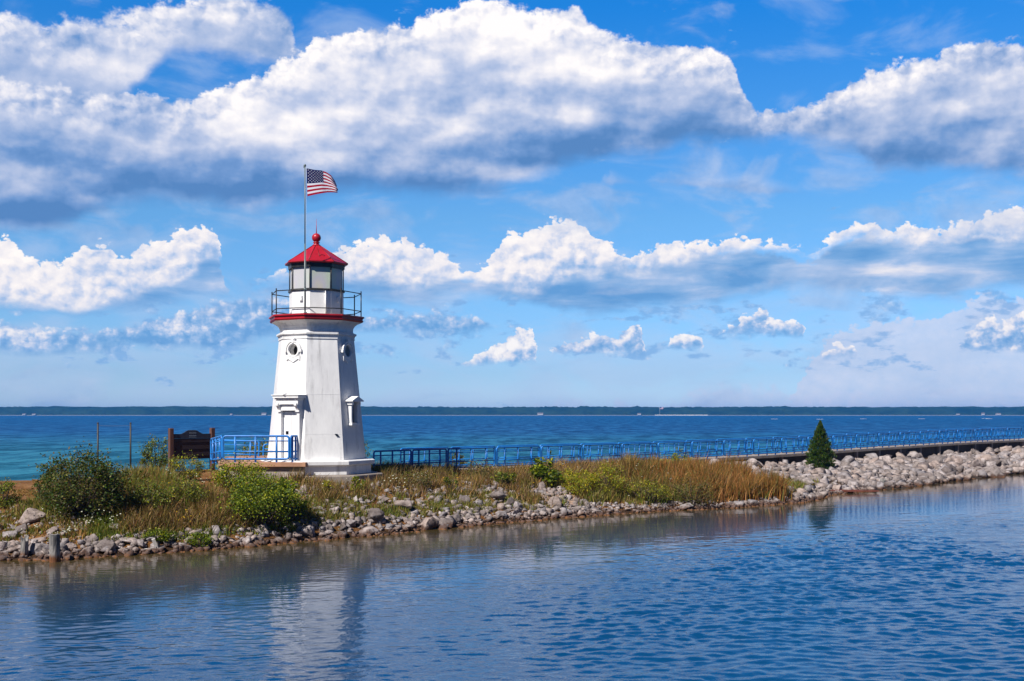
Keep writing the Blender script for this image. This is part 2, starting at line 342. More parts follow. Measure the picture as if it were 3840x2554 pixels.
M_BLUE = m_paint('blue_rail_paint', (.014, .21, .62), (.010, .15, .48), 5, .38, ((.05, .12, .22), .5), .0008)
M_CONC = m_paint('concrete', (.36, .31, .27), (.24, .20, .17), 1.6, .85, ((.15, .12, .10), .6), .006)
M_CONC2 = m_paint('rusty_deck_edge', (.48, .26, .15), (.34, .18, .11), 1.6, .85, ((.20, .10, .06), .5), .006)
M_CONCD = m_paint('recess_shade_concrete', (.10, .085, .075), (.055, .048, .045), 1.2, .9, None, .01)  # shade of the recess under the slab put into the colour
M_DARK = mat('dark_opening', (.006, .006, .007), .25)[0]
M_GALV = m_paint('galvanised_pole', (.15, .19, .19), (.09, .12, .12), 8, .35, None, .0005)
M_WOODP = m_paint('brown_stained_post', (.13, .058, .042), (.08, .036, .026), 9, .8, None, .004, (1, 1, .1))
M_WOODB = m_paint('dark_sign_board', (.035, .018, .020), (.022, .012, .014), 9, .8, None, .003, (1, 1, 4))
M_NAVY = m_paint('navy_sign_board', (.020, .028, .055), (.014, .02, .04), 9, .7, None, .002)
M_MARK = mat('pale_lettering', (.22, .28, .36), .7)[0]
M_STEELD = m_paint('dark_steel_post', (.045, .04, .038), (.03, .026, .025), 6, .55, None, .001)
M_WIRE = mat('wire', (.05, .05, .05), .5)[0]
M_WHT = m_paint('bleached_wood', (.70, .66, .60), (.55, .50, .45), 9, .8, None, .003)
M_REDWOOD = m_paint('reddish_timber', (.20, .055, .035), (.13, .035, .022), 6, .85, None, .004)

def m_glass():
    m, t, b = mat('milky_lantern_glass', (.36, .42, .38), .22)
    P = pos(t); f = fbm(t, P, .9, 2, .5, mscale=(1, 1, .5), loc=(0, 0, 2))
    c = ramp(t, f, [(.30, (.56, .64, .50)), (.42, (.60, .58, .62)), (.50, (.74, .68, .48)), (.58, (.50, .70, .44)), (.7, (.62, .70, .56))])
    t.links.new(c, b.inputs['Base Color']); b.inputs['Alpha'].default_value = .86
    return m
M_GLASS = m_glass()

def m_piling():
    m, t, b = mat('weathered_piling', rough=.85); P = pos(t)
    sp = nd(t, 'ShaderNodeSeparateXYZ'); t.links.new(P, sp.inputs[0]); z = E(t, sp.outputs[2])
    f = fbm(t, P, 5, 7, .7, mscale=(1, 1, .25))
    c = ramp(t, f, [(.3, (.06, .058, .055)), (.5, (.19, .18, .17)), (.68, (.40, .37, .34))])
    wet = (z + (f - .5) * .25).sm(.30, .12)
    c = mixc(t, wet, c, (.16, .06, .02)); t.links.new(c, b.inputs['Base Color']); bump(t, b, f, .04)
    return m
M_PILE = m_piling()

def m_rock(name, hue=1.0, obj=True):
    m, t, b = mat(name, rough=.9, spec=.2); P = pos(t)
    sp = nd(t, 'ShaderNodeSeparateXYZ'); t.links.new(P, sp.inputs[0]); z = E(t, sp.outputs[2])
    f = fbm(t, P, 3.2, 8, .68); g = fbm(t, P, 17, 5, .7, loc=(3, 3, 3))
    c = ramp(t, f, [(.28, (.13, .11, .10)), (.42, (.26, .228, .215)), (.55, (.37, .335, .32)), (.70, (.51, .465, .445))])
    c = mixc(t, g.sm(.60, .70) * .6, c, (.12, .10, .10))
    if obj: rnd = E(t, nd(t, 'ShaderNodeObjectInfo').outputs['Random'])
    else:
        at = nd(t, 'ShaderNodeAttribute'); at.attribute_name = 'col'; rnd = E(t, at.outputs['Fac'])
    c = mixc(t, 1.0, c, ramp(t, rnd, [(0, (.46, .42, .41)), (.3, (.80, .76, .74)), (.55, (.98, .86, .79)), (.8, (1.12, 1.09, 1.10)), (1, (.66, .67, .72))]), 'MULTIPLY')
    wet = (z + (f - .5) * .5).sm(.26, .08)
    low = (z + (g - .5) * .5).sm(.05, -.03)
    c = mixc(t, wet * .85, c, (.085, .042, .026)); c = mixc(t, low * .75, c, (.26, .10, .018))
    t.links.new(c, b.inputs['Base Color']); bump(t, b, f * 1.0 + g * .25, .08)
    return m
M_ROCK = m_rock('limestone'); M_RUB = m_rock('limestone_rubble', obj=False)

def m_leaf(name, trans=.35):
    m, t, b = mat(name, rough=.55, spec=.3)
    at = nd(t, 'ShaderNodeAttribute'); at.attribute_name = 'col'
    t.links.new(at.outputs['Color'], b.inputs['Base Color'])
    tr = nd(t, 'ShaderNodeBsdfTranslucent'); t.links.new(mixc(t, 1.0, at.outputs['Color'], (1.2, 1.3, .6), 'MULTIPLY'), tr.inputs[0])
    mx = nd(t, 'ShaderNodeMixShader'); mx.inputs[0].default_value = trans
    o = t.nodes['Material Output']
    t.links.new(b.outputs[0], mx.inputs[1]); t.links.new(tr.outputs[0], mx.inputs[2]); t.links.new(mx.outputs[0], o.inputs[0])
    return m
M_LEAF = m_leaf('leaf'); M_GRASS = m_leaf('grass_blade', .25); M_PETAL = m_leaf('petal', .3)
M_STEM = m_paint('woody_stem', (.10, .065, .045), (.06, .04, .03), 9, .9)
M_TWIG = m_paint('bleached_twig', (.42, .36, .34), (.30, .25, .23), 9, .9)

# ------------------------------------------------------------------ lie of the land
def Zs(y): return F * HC / (y - HZ)
_sh = [(-1500, 2108), (-600, 2104), (0, 2099), (200, 2098), (360, 2090), (586, 2073), (847, 2056), (1172, 2027), (1400, 2009), (1628, 1984), (1856, 1963), (2117, 1941), (2443, 1919), (2768, 1903), (2980, 1887), (3060, 1876), (3110, 1858), (3192, 1848), (3420, 1828), (3560, 1806), (3664, 1793), (3840, 1775), (4100, 1755)]
SHORE = np.array([((x - CX) / F * Zs(y), Zs(y)) for x, y in _sh])
SHORE = np.vstack([[-90, 33], SHORE, [120, 145]])
def wk(k, off=0.0):          # point on the near edge of the walkway, k panels along, off metres behind it
    return np.array([-3.074 + 2.274 * k - .687 * off, 53 + 2.1487 * k + .727 * off])
FAR = np.array([[-90, 62], [-40, 60], [-29, 60.5], [-20, 59.5], [-13, 58.0], [-8, 58.4], [-4, 60.0], wk(0, 5.2), wk(10, 5.0), wk(20, 5.2), wk(30, 5.2), [120, 180]])
def seg_dist(px, py, poly):
    d = np.full(px.shape, 1e9)
    for (x0, y0), (x1, y1) in zip(poly[:-1], poly[1:]):
        ex, ey = x1 - x0, y1 - y0; L = ex * ex + ey * ey
        t = np.clip(((px - x0) * ex + (py - y0) * ey) / L, 0, 1)
        d = np.minimum(d, np.hypot(px - x0 - t * ex, py - y0 - t * ey))
    return d
_ph = RNG.uniform(0, 6.28, 24); _dr = RNG.uniform(0, 6.28, 24)
def wob(x, y, s):
    r = 0
    for i in range(6):
        f = s * (1.7 ** (i % 3)); r = r + np.sin(x * f * math.cos(_dr[i]) + y * f * math.sin(_dr[i]) + _ph[i]) / (1 + i % 3)
    return r / 3.5
ZCX = [-90, -30, -22, -17, -13, -6, -2, 4, 12, 22, 32, 45, 120]
ZCZ = [.95, .95, 1.05, 1.45, 1.80, 1.72, 1.48, 1.36, 1.22, 1.02, 1.05, 1.30, 1.4]
def near_d(x, y):
    d = seg_dist(x, y, SHORE); return np.where(y > np.interp(x, SHORE[:, 0], SHORE[:, 1]), d, -d)
def terrain(x, y):
    x = np.asarray(x, float); y = np.asarray(y, float)
    dn = near_d(x, y) + wob(x, y, 1.1) * .18
    df = seg_dist(x, y, FAR); df = np.where(y < np.interp(x, FAR[:, 0], FAR[:, 1]), df, -df) + wob(x, y, .8) * .25
    zc = np.interp(x, ZCX, ZCZ)
    wn = np.interp(x, [-30, -14, -5, 5, 20, 40], [5.0, 6.0, 5.2, 5.6, 8.0, 6.5])
    def prof(d, w):
        t = np.clip(d / w, 0, 1); up = 1 - (1 - t) ** 1.7
        return np.where(d > 0, up, 0)
    z = zc * np.minimum(prof(dn, wn), prof(df, 3.2))
    dm = np.minimum(dn, df)
    z = np.where(dm < 0, np.maximum(dm * .35, -1.2), z)
    return z + wob(x, y, 2.3) * .05 * np.clip(dm, 0, 1) + wob(x + 9, y, 6.0) * .02 * np.clip(dm, 0, 1)
def tz(x, y): return float(terrain(np.array([x]), np.array([y]))[0])
def G(px, py):               # where the ray through a photo pixel meets the ground
    Z = np.arange(31, 115, .05); X = (px - CX) / F * Z; zr = HC - (py - HZ) / F * Z
    hit = np.where(terrain(X, Z) >= zr)[0]
    i = hit[0] if len(hit) else len(Z) - 1
    return float(X[i]), float(Z[i]), tz(X[i], Z[i])

BARE = G(2085, 1862)
def m_ground():
    m, t, b = mat('dry_earth_and_turf', rough=.95, spec=.1); P = pos(t)
    sp = nd(t, 'ShaderNodeSeparateXYZ'); t.links.new(P, sp.inputs[0]); z = E(t, sp.outputs[2])
    f = fbm(t, P, .6, 7, .65); g = fbm(t, P, 9, 6, .7, loc=(5, 5, 5))
    c = ramp(t, f, [(.30, (.07, .06, .018)), (.44, (.19, .080, .022)), (.56, (.25, .118, .036)), (.70, (.33, .18, .08))])
    c = mixc(t, g.sm(.50, .68) * .35, c, (.38, .27, .20))
    vd = nd(t, 'ShaderNodeVectorMath', operation='DISTANCE'); t.links.new(P, vd.inputs[0]); vd.inputs[1].default_value = BARE
    c = mixc(t, (E(t, vd.outputs['Value']) + (g - .5) * 1.2).sm(1.7, .9), c, ramp(t, g, [(.35, (.34, .20, .13)), (.6, (.58, .42, .34))]))
    c = mixc(t, (g * -1 + 1).sm(.52, .64) * .45, c, (.05, .04, .025))
    c = mixc(t, (z + (g - .5) * .3).sm(.28, .06), c, (.05, .028, .015))
    c = mixc(t, E(t, sp.outputs[0]).sm(13, 16) * .8, c, (.05, .042, .036))  # ground under the right-hand boulders coloured dark as shade in the gaps
    t.links.new(c, b.inputs['Base Color']); bump(t, b, g + f * .5, .10)
    return m
M_GROUND = m_ground()
gx = np.arange(-88, 88, .4); gy = np.arange(29, 150, .4)
GX, GY = np.meshgrid(gx, gy); GZ = terrain(GX, GY)
nx, ny = len(gx), len(gy); idx = np.arange(nx * ny).reshape(ny, nx)
quads = np.stack([idx[:-1, :-1], idx[:-1, 1:], idx[1:, 1:], idx[1:, :-1]], -1).reshape(-1, 4)
keep = (GZ.ravel()[quads].max(1) > -1.15); quads = quads[keep]
used = np.unique(quads); rm = np.full(nx * ny, -1); rm[used] = np.arange(len(used))
gv = np.stack([GX.ravel(), GY.ravel(), GZ.ravel()], -1)[used]
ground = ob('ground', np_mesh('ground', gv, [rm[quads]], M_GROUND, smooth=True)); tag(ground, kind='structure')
lakebed = MB().add([(-9000, -9000, -1.6), (9000, -9000, -1.6), (9000, 9000, -1.6), (-9000, 9000, -1.6)], [(0, 1, 2, 3)]).build('terrain', M_GROUND); tag(lakebed, kind='structure')

# ------------------------------------------------------------------ water
def m_water():
    m, t, b = mat('lake_and_river_water', rough=.04); P = pos(t)
    at = nd(t, 'ShaderNodeAttribute'); at.attribute_name = 'col'
    s3 = nd(t, 'ShaderNodeSeparateColor'); t.links.new(at.outputs['Color'], s3.inputs[0])
    shal, lake = E(t, s3.outputs[0]), E(t, s3.outputs[1])
    sp = nd(t, 'ShaderNodeSeparateXYZ'); t.links.new(P, sp.inputs[0]); y = E(t, sp.outputs[1])
    base = mixc(t, lake, (.001, .048, .135), mixc(t, y.sm(58, 300), (.014, .125, .180), (.001, .060, .185)))
    t.links.new((lake * -.43 + .5).s, b.inputs['Specular IOR Level'])
    base = mixc(t, shal * (lake * -1 + 1), base, (.072, .050, .014))
    base = mixc(t, shal * lake * .5, base, (.10, .20, .20))
    t.links.new(base, b.inputs['Base Color']); b.inputs['IOR'].default_value = 1.33
    # ripples: short wind chop, longer waves, and smoother slicks
    off = E(t, s3.outputs[2])
    sx = E(t, sp.outputs[0])
    chop = ((off + (fbm(t, P, .09, 3, .5, loc=(1, 2, 0)) - .5) * .5).sm(.22, .42)) * (sx.sm(-13, 3) * .75 + .25)
    w1 = fbm(t, P, 1.5, 4, .55, .3, mscale=(.55, 1.2, 1)); w2 = fbm(t, P, 6.5, 3, .55, .2, mscale=(.6, 1.1, 1), loc=(7, 3, 0))
    w3 = fbm(t, P, .38, 3, .5, .4, mscale=(.6, 1.3, 1), loc=(2, 9, 0))
    patch = fbm(t, P, .06, 3, .5, mscale=(.6, 1.5, 1), loc=(4, 4, 0)).sm(.36, .62)
    h = w2 * (chop * .012 + .0035) * (patch * .6 + .5)
    hl = w1 * .20 + w3 * .50 + fbm(t, P, .11, 2, .5, mscale=(.5, 1.3, 1)) * 1.0
    hh = h * (lake * -1 + 1) + hl * lake
    bmp = bump(t, b, hh, 1.0, 1.0)
    # beyond the jetty the lake is rough: facets lean to the eye and show the water's own blue
    facet_tone = fbm(t, P, 1.0, 11, .74, .3, mscale=(.22, .06, 1), loc=(3, 8, 0))
    df_ = nd(t, 'ShaderNodeBsdfDiffuse'); t.links.new(mixc(t, 1.0, base, ramp(t, facet_tone, [(.41, (.35, .52, .62)), (.50, (.90, .95, .98)), (.59, (2.2, 1.65, 1.40))]), 'MULTIPLY'), df_.inputs[0]); gl = nd(t, 'ShaderNodeBsdfGlossy'); gl.inputs['Color'].default_value = (.25, .60, .95, 1); gl.inputs['Roughness'].default_value = .42  # light and dark of the wave facets multiplied into the lake colour
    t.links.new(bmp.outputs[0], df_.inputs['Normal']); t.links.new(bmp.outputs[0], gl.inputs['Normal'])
    m1 = nd(t, 'ShaderNodeMixShader'); t.links.new((facet_tone.sm(.40, .60) * .20 + .04).s, m1.inputs[0]); t.links.new(df_.outputs[0], m1.inputs[1]); t.links.new(gl.outputs[0], m1.inputs[2])
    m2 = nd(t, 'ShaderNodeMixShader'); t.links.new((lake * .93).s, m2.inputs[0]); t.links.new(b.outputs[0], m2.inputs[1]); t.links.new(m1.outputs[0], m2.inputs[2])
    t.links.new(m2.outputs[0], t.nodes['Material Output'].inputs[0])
    return m
M_WATER = m_water()
def axis(lo, hi, fine0, fine1, st):
    a = list(np.arange(fine0, fine1 + .01, st)); s = st
    while a[-1] < hi: s *= 1.5; a.append(min(hi, a[-1] + s))
    s = st
    while a[0] > lo: s *= 1.5; a.insert(0, max(lo, a[0] - s))
    return np.array(a)
WN, WD = 1024, .08                                   # wind waves on the river: a spectrum summed by FFT
kx = np.fft.fftfreq(WN, WD) * 2 * np.pi; KX, KY = np.meshgrid(kx, kx); KK = np.hypot(KX, KY) + 1e-6; lam = 2 * np.pi / KK
def sea(l0, l1, pw_, spread, ang, seed):
    g = np.random.default_rng(seed); th = np.arctan2(KY, KX) - ang
    amp = KK ** -pw_ * np.exp(-(l0 / lam) ** 4) * np.exp(-(lam / l1) ** 4) * (np.cos(th) ** 2 * (1 - spread) + spread)
    h_ = np.real(np.fft.ifft2(amp * (g.normal(size=KK.shape) + 1j * g.normal(size=KK.shape))))
    gy_, gx_ = np.gradient(h_, WD); return h_ / np.sqrt((gx_ ** 2 + gy_ ** 2).mean())      # unit rms slope
S1 = sea(.20, .60, 1.3, .16, R(98), 1); S2 = sea(.55, 2.2, 1.7, .10, R(112), 2); S3 = sea(.18, .42, 1.4, .5, R(80), 3)
_y = [14.0]
while _y[-1] < 98: _y.append(_y[-1] + .045 * (_y[-1] / 16) ** 1.15)
wy = axis(-9000, 14.0, 10.0, 14.0, 1.0)[:-1].tolist() + _y
while wy[-1] < 9000: wy.append(min(9000, wy[-1] + max(.8, (wy[-1] - 90) * .08)))
wy = np.array(wy); wx = axis(-9000, 9000, -33.9, 47.9, WD)
WX, WY = np.meshgrid(wx, wy); nx, ny = len(wx), len(wy)
idx = np.arange(nx * ny).reshape(ny, nx)
quads = np.stack([idx[:-1, :-1], idx[:-1, 1:], idx[1:, 1:], idx[1:, :-1]], -1).reshape(-1, 4)
dn = near_d(WX, WY); dl = seg_dist(WX, WY, FAR); islake = (WY > np.interp(WX, (SHORE[:, 0]), (SHORE[:, 1]) + 2.5)).astype(float)
shal = np.where(islake > .5, np.clip(1 - dl / 14, 0, 1), np.clip(1 + dn / np.interp(WX, [-30, -10, 0, 12, 40], [14, 12, 9, 7.0, 4]), 0, 1) ** 1.0)
def fld(S):
    ix = np.clip((WX + 34) / WD, 0, WN - 1.001); iy = (WY - 14) / WD % (WN - 1.001); x0, y0 = ix.astype(int), iy.astype(int); fx0, fy0 = ix - x0, iy - y0
    return (S[y0, x0] * (1 - fx0) + S[y0, x0 + 1] * fx0) * (1 - fy0) + (S[y0 + 1, x0] * (1 - fx0) + S[y0 + 1, x0 + 1] * fx0) * fy0
def ss(v, a, b_): q_ = np.clip((v - a) / (b_ - a), 0, 1); return q_ * q_ * (3 - 2 * q_)
offs = np.where(islake > .5, 0, np.maximum(-dn, 0)); nzz = wob(WX, WY, .16) * 3.2
chp = ss(offs + nzz, 7, 16) * (.16 + .84 * ss(WX + nzz, -13, 4))
fade = ss(WX, -33.5, -31) * ss(-WX, -47.5, -45) * ss(WY, 14.2, 16) * ss(-WY, -97, -92)
chp = chp * np.clip(.80 + .75 * wob(WX * .8 + 30, WY * 1.6, .22) + .35 * wob(WX + 3, WY * 2, .7), .18, 1.35)
WZ = (fld(S3) * (.018 + .06 * chp) + fld(S1) * (.012 + .17 * chp) + fld(S2) * (.005 + .050 * chp * ss(WX, 2, 14) + .045 * chp)) * fade * (offs > 0)
wc = np.stack([shal.ravel(), islake.ravel(), np.clip(-dn / 40, 0, 1).ravel()], -1)
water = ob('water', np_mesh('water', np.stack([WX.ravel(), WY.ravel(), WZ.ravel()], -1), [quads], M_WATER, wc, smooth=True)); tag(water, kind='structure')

# ------------------------------------------------------------------ lighthouse
TX, TY = -8.15, 46.67
def V8(k): return az_dir(31.5 + 45 * k)
LH = empty('lighthouse', (TX, TY, 1.95)); tag(LH, 'white octagonal lighthouse tower with red roof and red gallery on the rocky bank', 'lighthouse')
LH_off = Vector((TX, TY, 0))
def oct_part(name, prof, m, parent=LH, bevel=0.012, cap=True):
    mb = MB().lathe(prof, 8, (0, 0, -1.95), False, V8, cap); o = mb.build(name, m, parent, bevel); return o
def lp(o, parent=None):                      # local meshes are written with z as height above the water
    return o
oct_part('plinth', [(2.30, 1.95), (2.30, 2.30), (2.35, 2.335), (2.46, 2.35), (2.46, 2.50), (2.38, 2.535)], M_WHITE, bevel=.015)
CC = math.cos(R(22.5))
def rad(z): return 2.08 + (1.585 - 2.08) * (z - 2.55) / 4.93
body = MB().lathe([(rad(2.537), 2.537), (rad(7.48), 7.48)], 8, (0, 0, -1.95), False, V8).build('tower_wall', M_WHITE, LH)
def face_frame(deg):                         # x along the face (to the right seen from outside), y outward
    n = az_dir(deg); r = Vector((-n.y, n.x, 0)); return r, n
def fm(deg):
    r, n = face_frame(deg); return Matrix((r, n, Vector((0, 0, 1)))).transposed()
def fp(deg, x, out, z):                      # local point on a face
    r, n = face_frame(deg); return r * x + n * out + Vector((0, 0, z - 1.95))
cutters = []
def cut_cyl(deg, z, r, depth):
    a = rad(z) * CC; r_, n = face_frame(deg); vs = []; N = 32
    for o_ in (a - depth, a + .3):
        for k in range(N): vs.append(fp(deg, r * math.cos(2 * math.pi * k / N), o_, z + r * math.sin(2 * math.pi * k / N)))
    fs = [(k, (k + 1) % N, N + (k + 1) % N, N + k) for k in range(N)] + [tuple(range(N))[::-1], tuple(range(N, 2 * N))]
    cutters.append(MB().add(vs, fs).build('cutter', M_WHITE, LH))
def cut_box(deg, x0, x1, z0, z1, depth):
    zc = (z0 + z1) / 2; a = rad(zc) * CC
    cutters.append(MB().box(fp(deg, (x0 + x1) / 2, a + (.6 - depth) / 2, zc), (x1 - x0, .6 + depth, z1 - z0), fm(deg)).build('cutter', M_WHITE, LH))
PZ = 6.98
for dg in (-36, 54, 144, -126): cut_cyl(dg, PZ, .235, .30)
cut_box(54, -.17, .17, 4.02, 4.86, .35)
DOORX = 0.08
cut_box(-36, DOORX - .40, DOORX + .40, 2.56, 4.52, .22)
for c in cutters:
    md = body.modifiers.new('cut', 'BOOLEAN'); md.object = c; md.operation = 'DIFFERENCE'; md.solver = 'EXACT'
bpy.context.view_layer.update()
dg_ = bpy.context.evaluated_depsgraph_get(); me2 = bpy.data.meshes.new_from_object(body.evaluated_get(dg_))
body.modifiers.clear(); body.data = me2
for c in cutters: bpy.data.objects.remove(c, do_unlink=True)
for dgz in (-36, 54, 144, -126):
    a = rad(PZ) * CC; N = 32
    def ring_pts(r, o_): return [fp(dgz, r * math.cos(2 * math.pi * k / N), o_, PZ + r * math.sin(2 * math.pi * k / N)) for k in range(N)]
    w = MB(); slope = -(1.585 - 2.08) / 4.93 * CC
    def off(p, o_): return p
    rings = [ring_pts(.235, a - .10), ring_pts(.235, a + .085), ring_pts(.30, a + .085), ring_pts(.31, a + .07), ring_pts(.31, a - .10)]
    w.add([p for r_ in rings for p in r_], [(i * N + k, i * N + (k + 1) % N, (i + 1) * N + (k + 1) % N, (i + 1) * N + k) for i in range(4) for k in range(N)], True)
    # half-round hood moulding with ears and keystone
    for a0 in range(0, 180, 12):
        for (r0, r1, d0, d1) in ((.335, .385, -.1, .10),):
            q = []
            for ang in (a0, a0 + 12):
                for rr in (r0, r1):
                    for dd in (d0, d1): q.append(fp(dgz, rr * math.cos(R(ang)), a + dd, PZ + rr * math.sin(R(ang))))
            w.add(q, [(0, 1, 3, 2), (4, 6, 7, 5), (0, 4, 5, 1), (2, 3, 7, 6), (0, 2, 6, 4), (1, 5, 7, 3)])
    M3 = fm(dgz)
    w.box(fp(dgz, 0, a - .02, PZ + .37), (.09, .26, .17), M3); w.box(fp(dgz, 0, a - .02, PZ + .465), (.16, .25, .03), M3)
    for sx in (-1, 1): w.box(fp(dgz, sx * .375, a + .0, PZ - .03), (.10, .24, .10), M3)
    wf = w.build('round_window', M_TRIM, LH)
    ap = MB(); pts = [(-.33, -.42), (-.24, -.36), (0, -.50), (.24, -.36), (.33, -.42), (.33, -.22), (.2, -.26), (0, -.31), (-.2, -.26), (-.33, -.22)]
    f0 = [fp(dgz, x, a + .085, PZ + z) for x, z in pts]; f1 = [fp(dgz, x, a - .06, PZ + z) for x, z in pts]; n = len(pts)
    ap.add(f0 + f1, [tuple(range(n)), tuple(range(n, 2 * n))[::-1]] + [(k, (k + 1) % n, n + (k + 1) % n, n + k) for k in range(n)]).build('apron', M_TRIM, wf)
    MB().add(ring_pts(.236, a - .28), [tuple(range(N))]).build('pane', M_DARK, wf)
# slot window with little gabled hood on the shaded face
a = rad(4.44) * CC; M3 = fm(54)
sw = MB()
for sx in (-1, 1): sw.box(fp(54, sx * .215, a + .03, 4.44), (.09, .30, .84), M3)
sw.box(fp(54, 0, a + .07, 3.975), (.60, .34, .09), M3)
for sx in (-1, 1): sw.box(fp(54, sx * .25, a + .05, 4.83), (.13, .40, .12), M3)
sw = sw.build('narrow_window', M_TRIM, LH, .006)
hd = MB(); q = []
for o_ in (a - .25, a + .34):
    for x, z in ((-.40, 4.90), (.40, 4.90), (.40, 4.95), (0, 5.12), (-.40, 4.95)): q.append(fp(54, x, o_, z))
hd.add(q, [(0, 1, 2, 3, 4), (9, 8, 7, 6, 5)] + [(k, (k + 1) % 5, 5 + (k + 1) % 5, 5 + k) for k in range(5)]).build('hood', M_TRIM, sw, .006)
MB().box(fp(54, 0, a - .33, 4.44), (.34, .02, .84), M3).build('pane', M_DARK, sw)
# door with portico on the sunny face
D = -36; M3 = fm(D); door = MB()
A0 = rad(2.56) * CC
door.box(fp(D, DOORX, 1.79, 3.52), (.79, .05, 1.94), M3)
door = door.build('door', M_TRIM, LH)
MB().box(fp(D, DOORX - .19, 1.818, 3.64), (.13, .012, .13), M3).build('door_pane', M_DARK, door)
hnd = MB().box(fp(D, DOORX - .10, 1.825, 3.42), (.035, .03, .09), M3); hnd.tube([fp(D, DOORX - .10, 1.85, 3.42), fp(D, DOORX - .01, 1.85, 3.42)], .010); hnd.build('handle', M_BLACK, door)
MB().box(fp(D, DOORX, 1.818, 3.52), (.008, .008, 1.90), M3).build('seam', M_CONC, door)
po = MB(); FR = 1.965
for sx in (-1, 1):
    po.box(fp(D, DOORX + sx * .455, (FR + 1.60) / 2, 3.55), (.14, FR - 1.60, 1.98), M3)
    po.box(fp(D, DOORX + sx * .455, FR + .012, 4.50), (.19, .10, .05), M3)
po.box(fp(D, DOORX, (FR + 1.55) / 2, 4.66), (1.06, FR - 1.55 + .06, .26), M3)
po = po.build('door_surround', M_TRIM, LH, .006)
for sx in (-1, 1):
    br = MB(); prof = [(0, 0), (.10, .02), (.16, .10), (.30, .22), (.40, .25), (.40, .34), (0, .34)]; q = []
    for x in (DOORX + sx * .455 - .055, DOORX + sx * .455 + .055):
        for o_, z in prof: q.append(fp(D, x, FR - .02 + o_ * .55, 4.48 + z))
    n = len(prof)
    br.add(q, [tuple(range(n)), tuple(range(n, 2 * n))[::-1]] + [(k, (k + 1) % n, n + (k + 1) % n, n + k) for k in range(n)]).build('bracket', M_TRIM, po)
en = MB()
en.box(fp(D, DOORX, 1.80, 4.88), (1.07, .58, .20), M3)
for sx in (-1, 1): en.box(fp(D, DOORX + sx * .43, 2.04, 4.785), (.20, .10, .055), M3)
en.box(fp(D, DOORX, 1.80, 5.01), (1.14, .68, .06), M3)
en.box(fp(D, DOORX, 1.80, 5.085), (1.26, .80, .10), M3)
en.box(fp(D, DOORX, 1.80, 5.15), (1.34, .88, .035), M3)
en.build('door_hood', M_TRIM, LH, .006)
MB().lathe([(.02, -.07), (.07, -.05), (.09, 0), (.07, .05), (.02, .07)], 14, fp(D, DOORX - .02, 2.20, 5.19)).build('door_hood_ball', M_TRIM, LH)
# cornice, gallery, lantern
oct_part('cornice', [(1.56, 7.44), (1.62, 7.44), (1.62, 7.49), (1.60, 7.50), (1.63, 7.60), (1.69, 7.63), (1.69, 7.70), (1.58, 7.735), (1.545, 7.78), (1.55, 7.90), (1.60, 8.00), (1.69, 8.08), (1.82, 8.15), (1.92, 8.185)], M_WHITE, bevel=0)
oct_part('gallery_deck', [(1.94, 8.18), (1.985, 8.24), (1.985, 8.25), (1.95, 8.26), (1.96, 8.345), (2.02, 8.36), (2.02, 8.42)], M_RED, bevel=.004)
oct_part('gallery_bounce_cover', [(1.97, 8.415), (1.97, 8.432)], M_CONC, bevel=0)  # grey cover added over the red deck to cut its red bounce
oct_part('lantern_base', [(1.19, 8.415), (1.19, 8.47), (1.145, 8.475), (1.145, 9.44)], M_TRIM, bevel=.006)
oct_part('lantern_glass', [(1.10, 9.50), (1.10, 10.46)], M_GLASS, bevel=0)
fr = MB().lathe([(1.13, 9.44), (1.20, 9.44), (1.20, 9.52), (1.13, 9.52)], 8, (0, 0, -1.95), False, V8)
fr.lathe([(1.13, 10.40), (1.19, 10.40), (1.20, 10.62), (1.13, 10.62)], 8, (0, 0, -1.95), False, V8)
for k in range(8):
    p = V8(k) * 1.135; fr.tube([p + Vector((0, 0, 7.5)), p + Vector((0, 0, 8.55))], .024, 6)
fr.build('lantern_frame', M_BLACK, LH)
ln = MB().lathe([(.05, 7.5), (.20, 7.55), (.22, 7.8), (.16, 7.95), (.16, 8.3), (.05, 8.4)], 20); ln.lathe([(.035, 8.35), (.035, 8.7)], 8); ln.build('lamp', M_TRIM, LH)
rf = oct_part('roof', [(1.17, 10.56), (1.30, 10.575), (1.335, 10.60), (1.335, 10.635), (.16, 11.40), (.10, 11.42)], M_RED, bevel=.006)
sm_ = MB()
for k in range(8):
    p0 = V8(k) * 1.33 + Vector((0, 0, 10.645 - 1.95)); p1 = V8(k) * .17 + Vector((0, 0, 11.405 - 1.95)); sm_.tube([p0, p1], .014, 6)
sm_.build('seam', M_REDDK, rf)
fx = MB(); m0 = az_dir(9); r0 = Vector((-m0.y, m0.x, 0)); sl = lambda s, x: m0 * (1.335 * CC * (1 - s) + .16 * s) + r0 * x + Vector((0, 0, 10.64 + .76 * s - 1.95 + .02))
fx.tube([sl(.25, -.03), sl(.78, -.03)], .012, 6); fx.tube([sl(.28, -.03), sl(.38, .08), sl(.30, .2)], .010, 6); fx.build('roof_ladder_iron', M_REDDK, rf)
fin = MB().lathe([(.155, 11.40), (.17, 11.43), (.12, 11.46), (.10, 11.50), (.14, 11.52), (.14, 11.545), (.08, 11.57)] + [(.188 * math.cos(R(t)), 11.735 + .188 * math.sin(R(t))) for t in range(-62, 89, 10)] + [(.02, 11.93), (.012, 12.15), (.004, 12.52)], 24, (0, 0, -1.95))
fin.build('ball_finial', M_RED, LH)
for dgv, zz in ((-36, 9.12), (54, 9.12)):
    v_ = MB().box(fp(dgv, 0.02, 1.145 * CC + .04, zz), (.14, .09, .20), fm(dgv)); v_.build('vent', M_TRIM, LH, .005)
dr = MB()
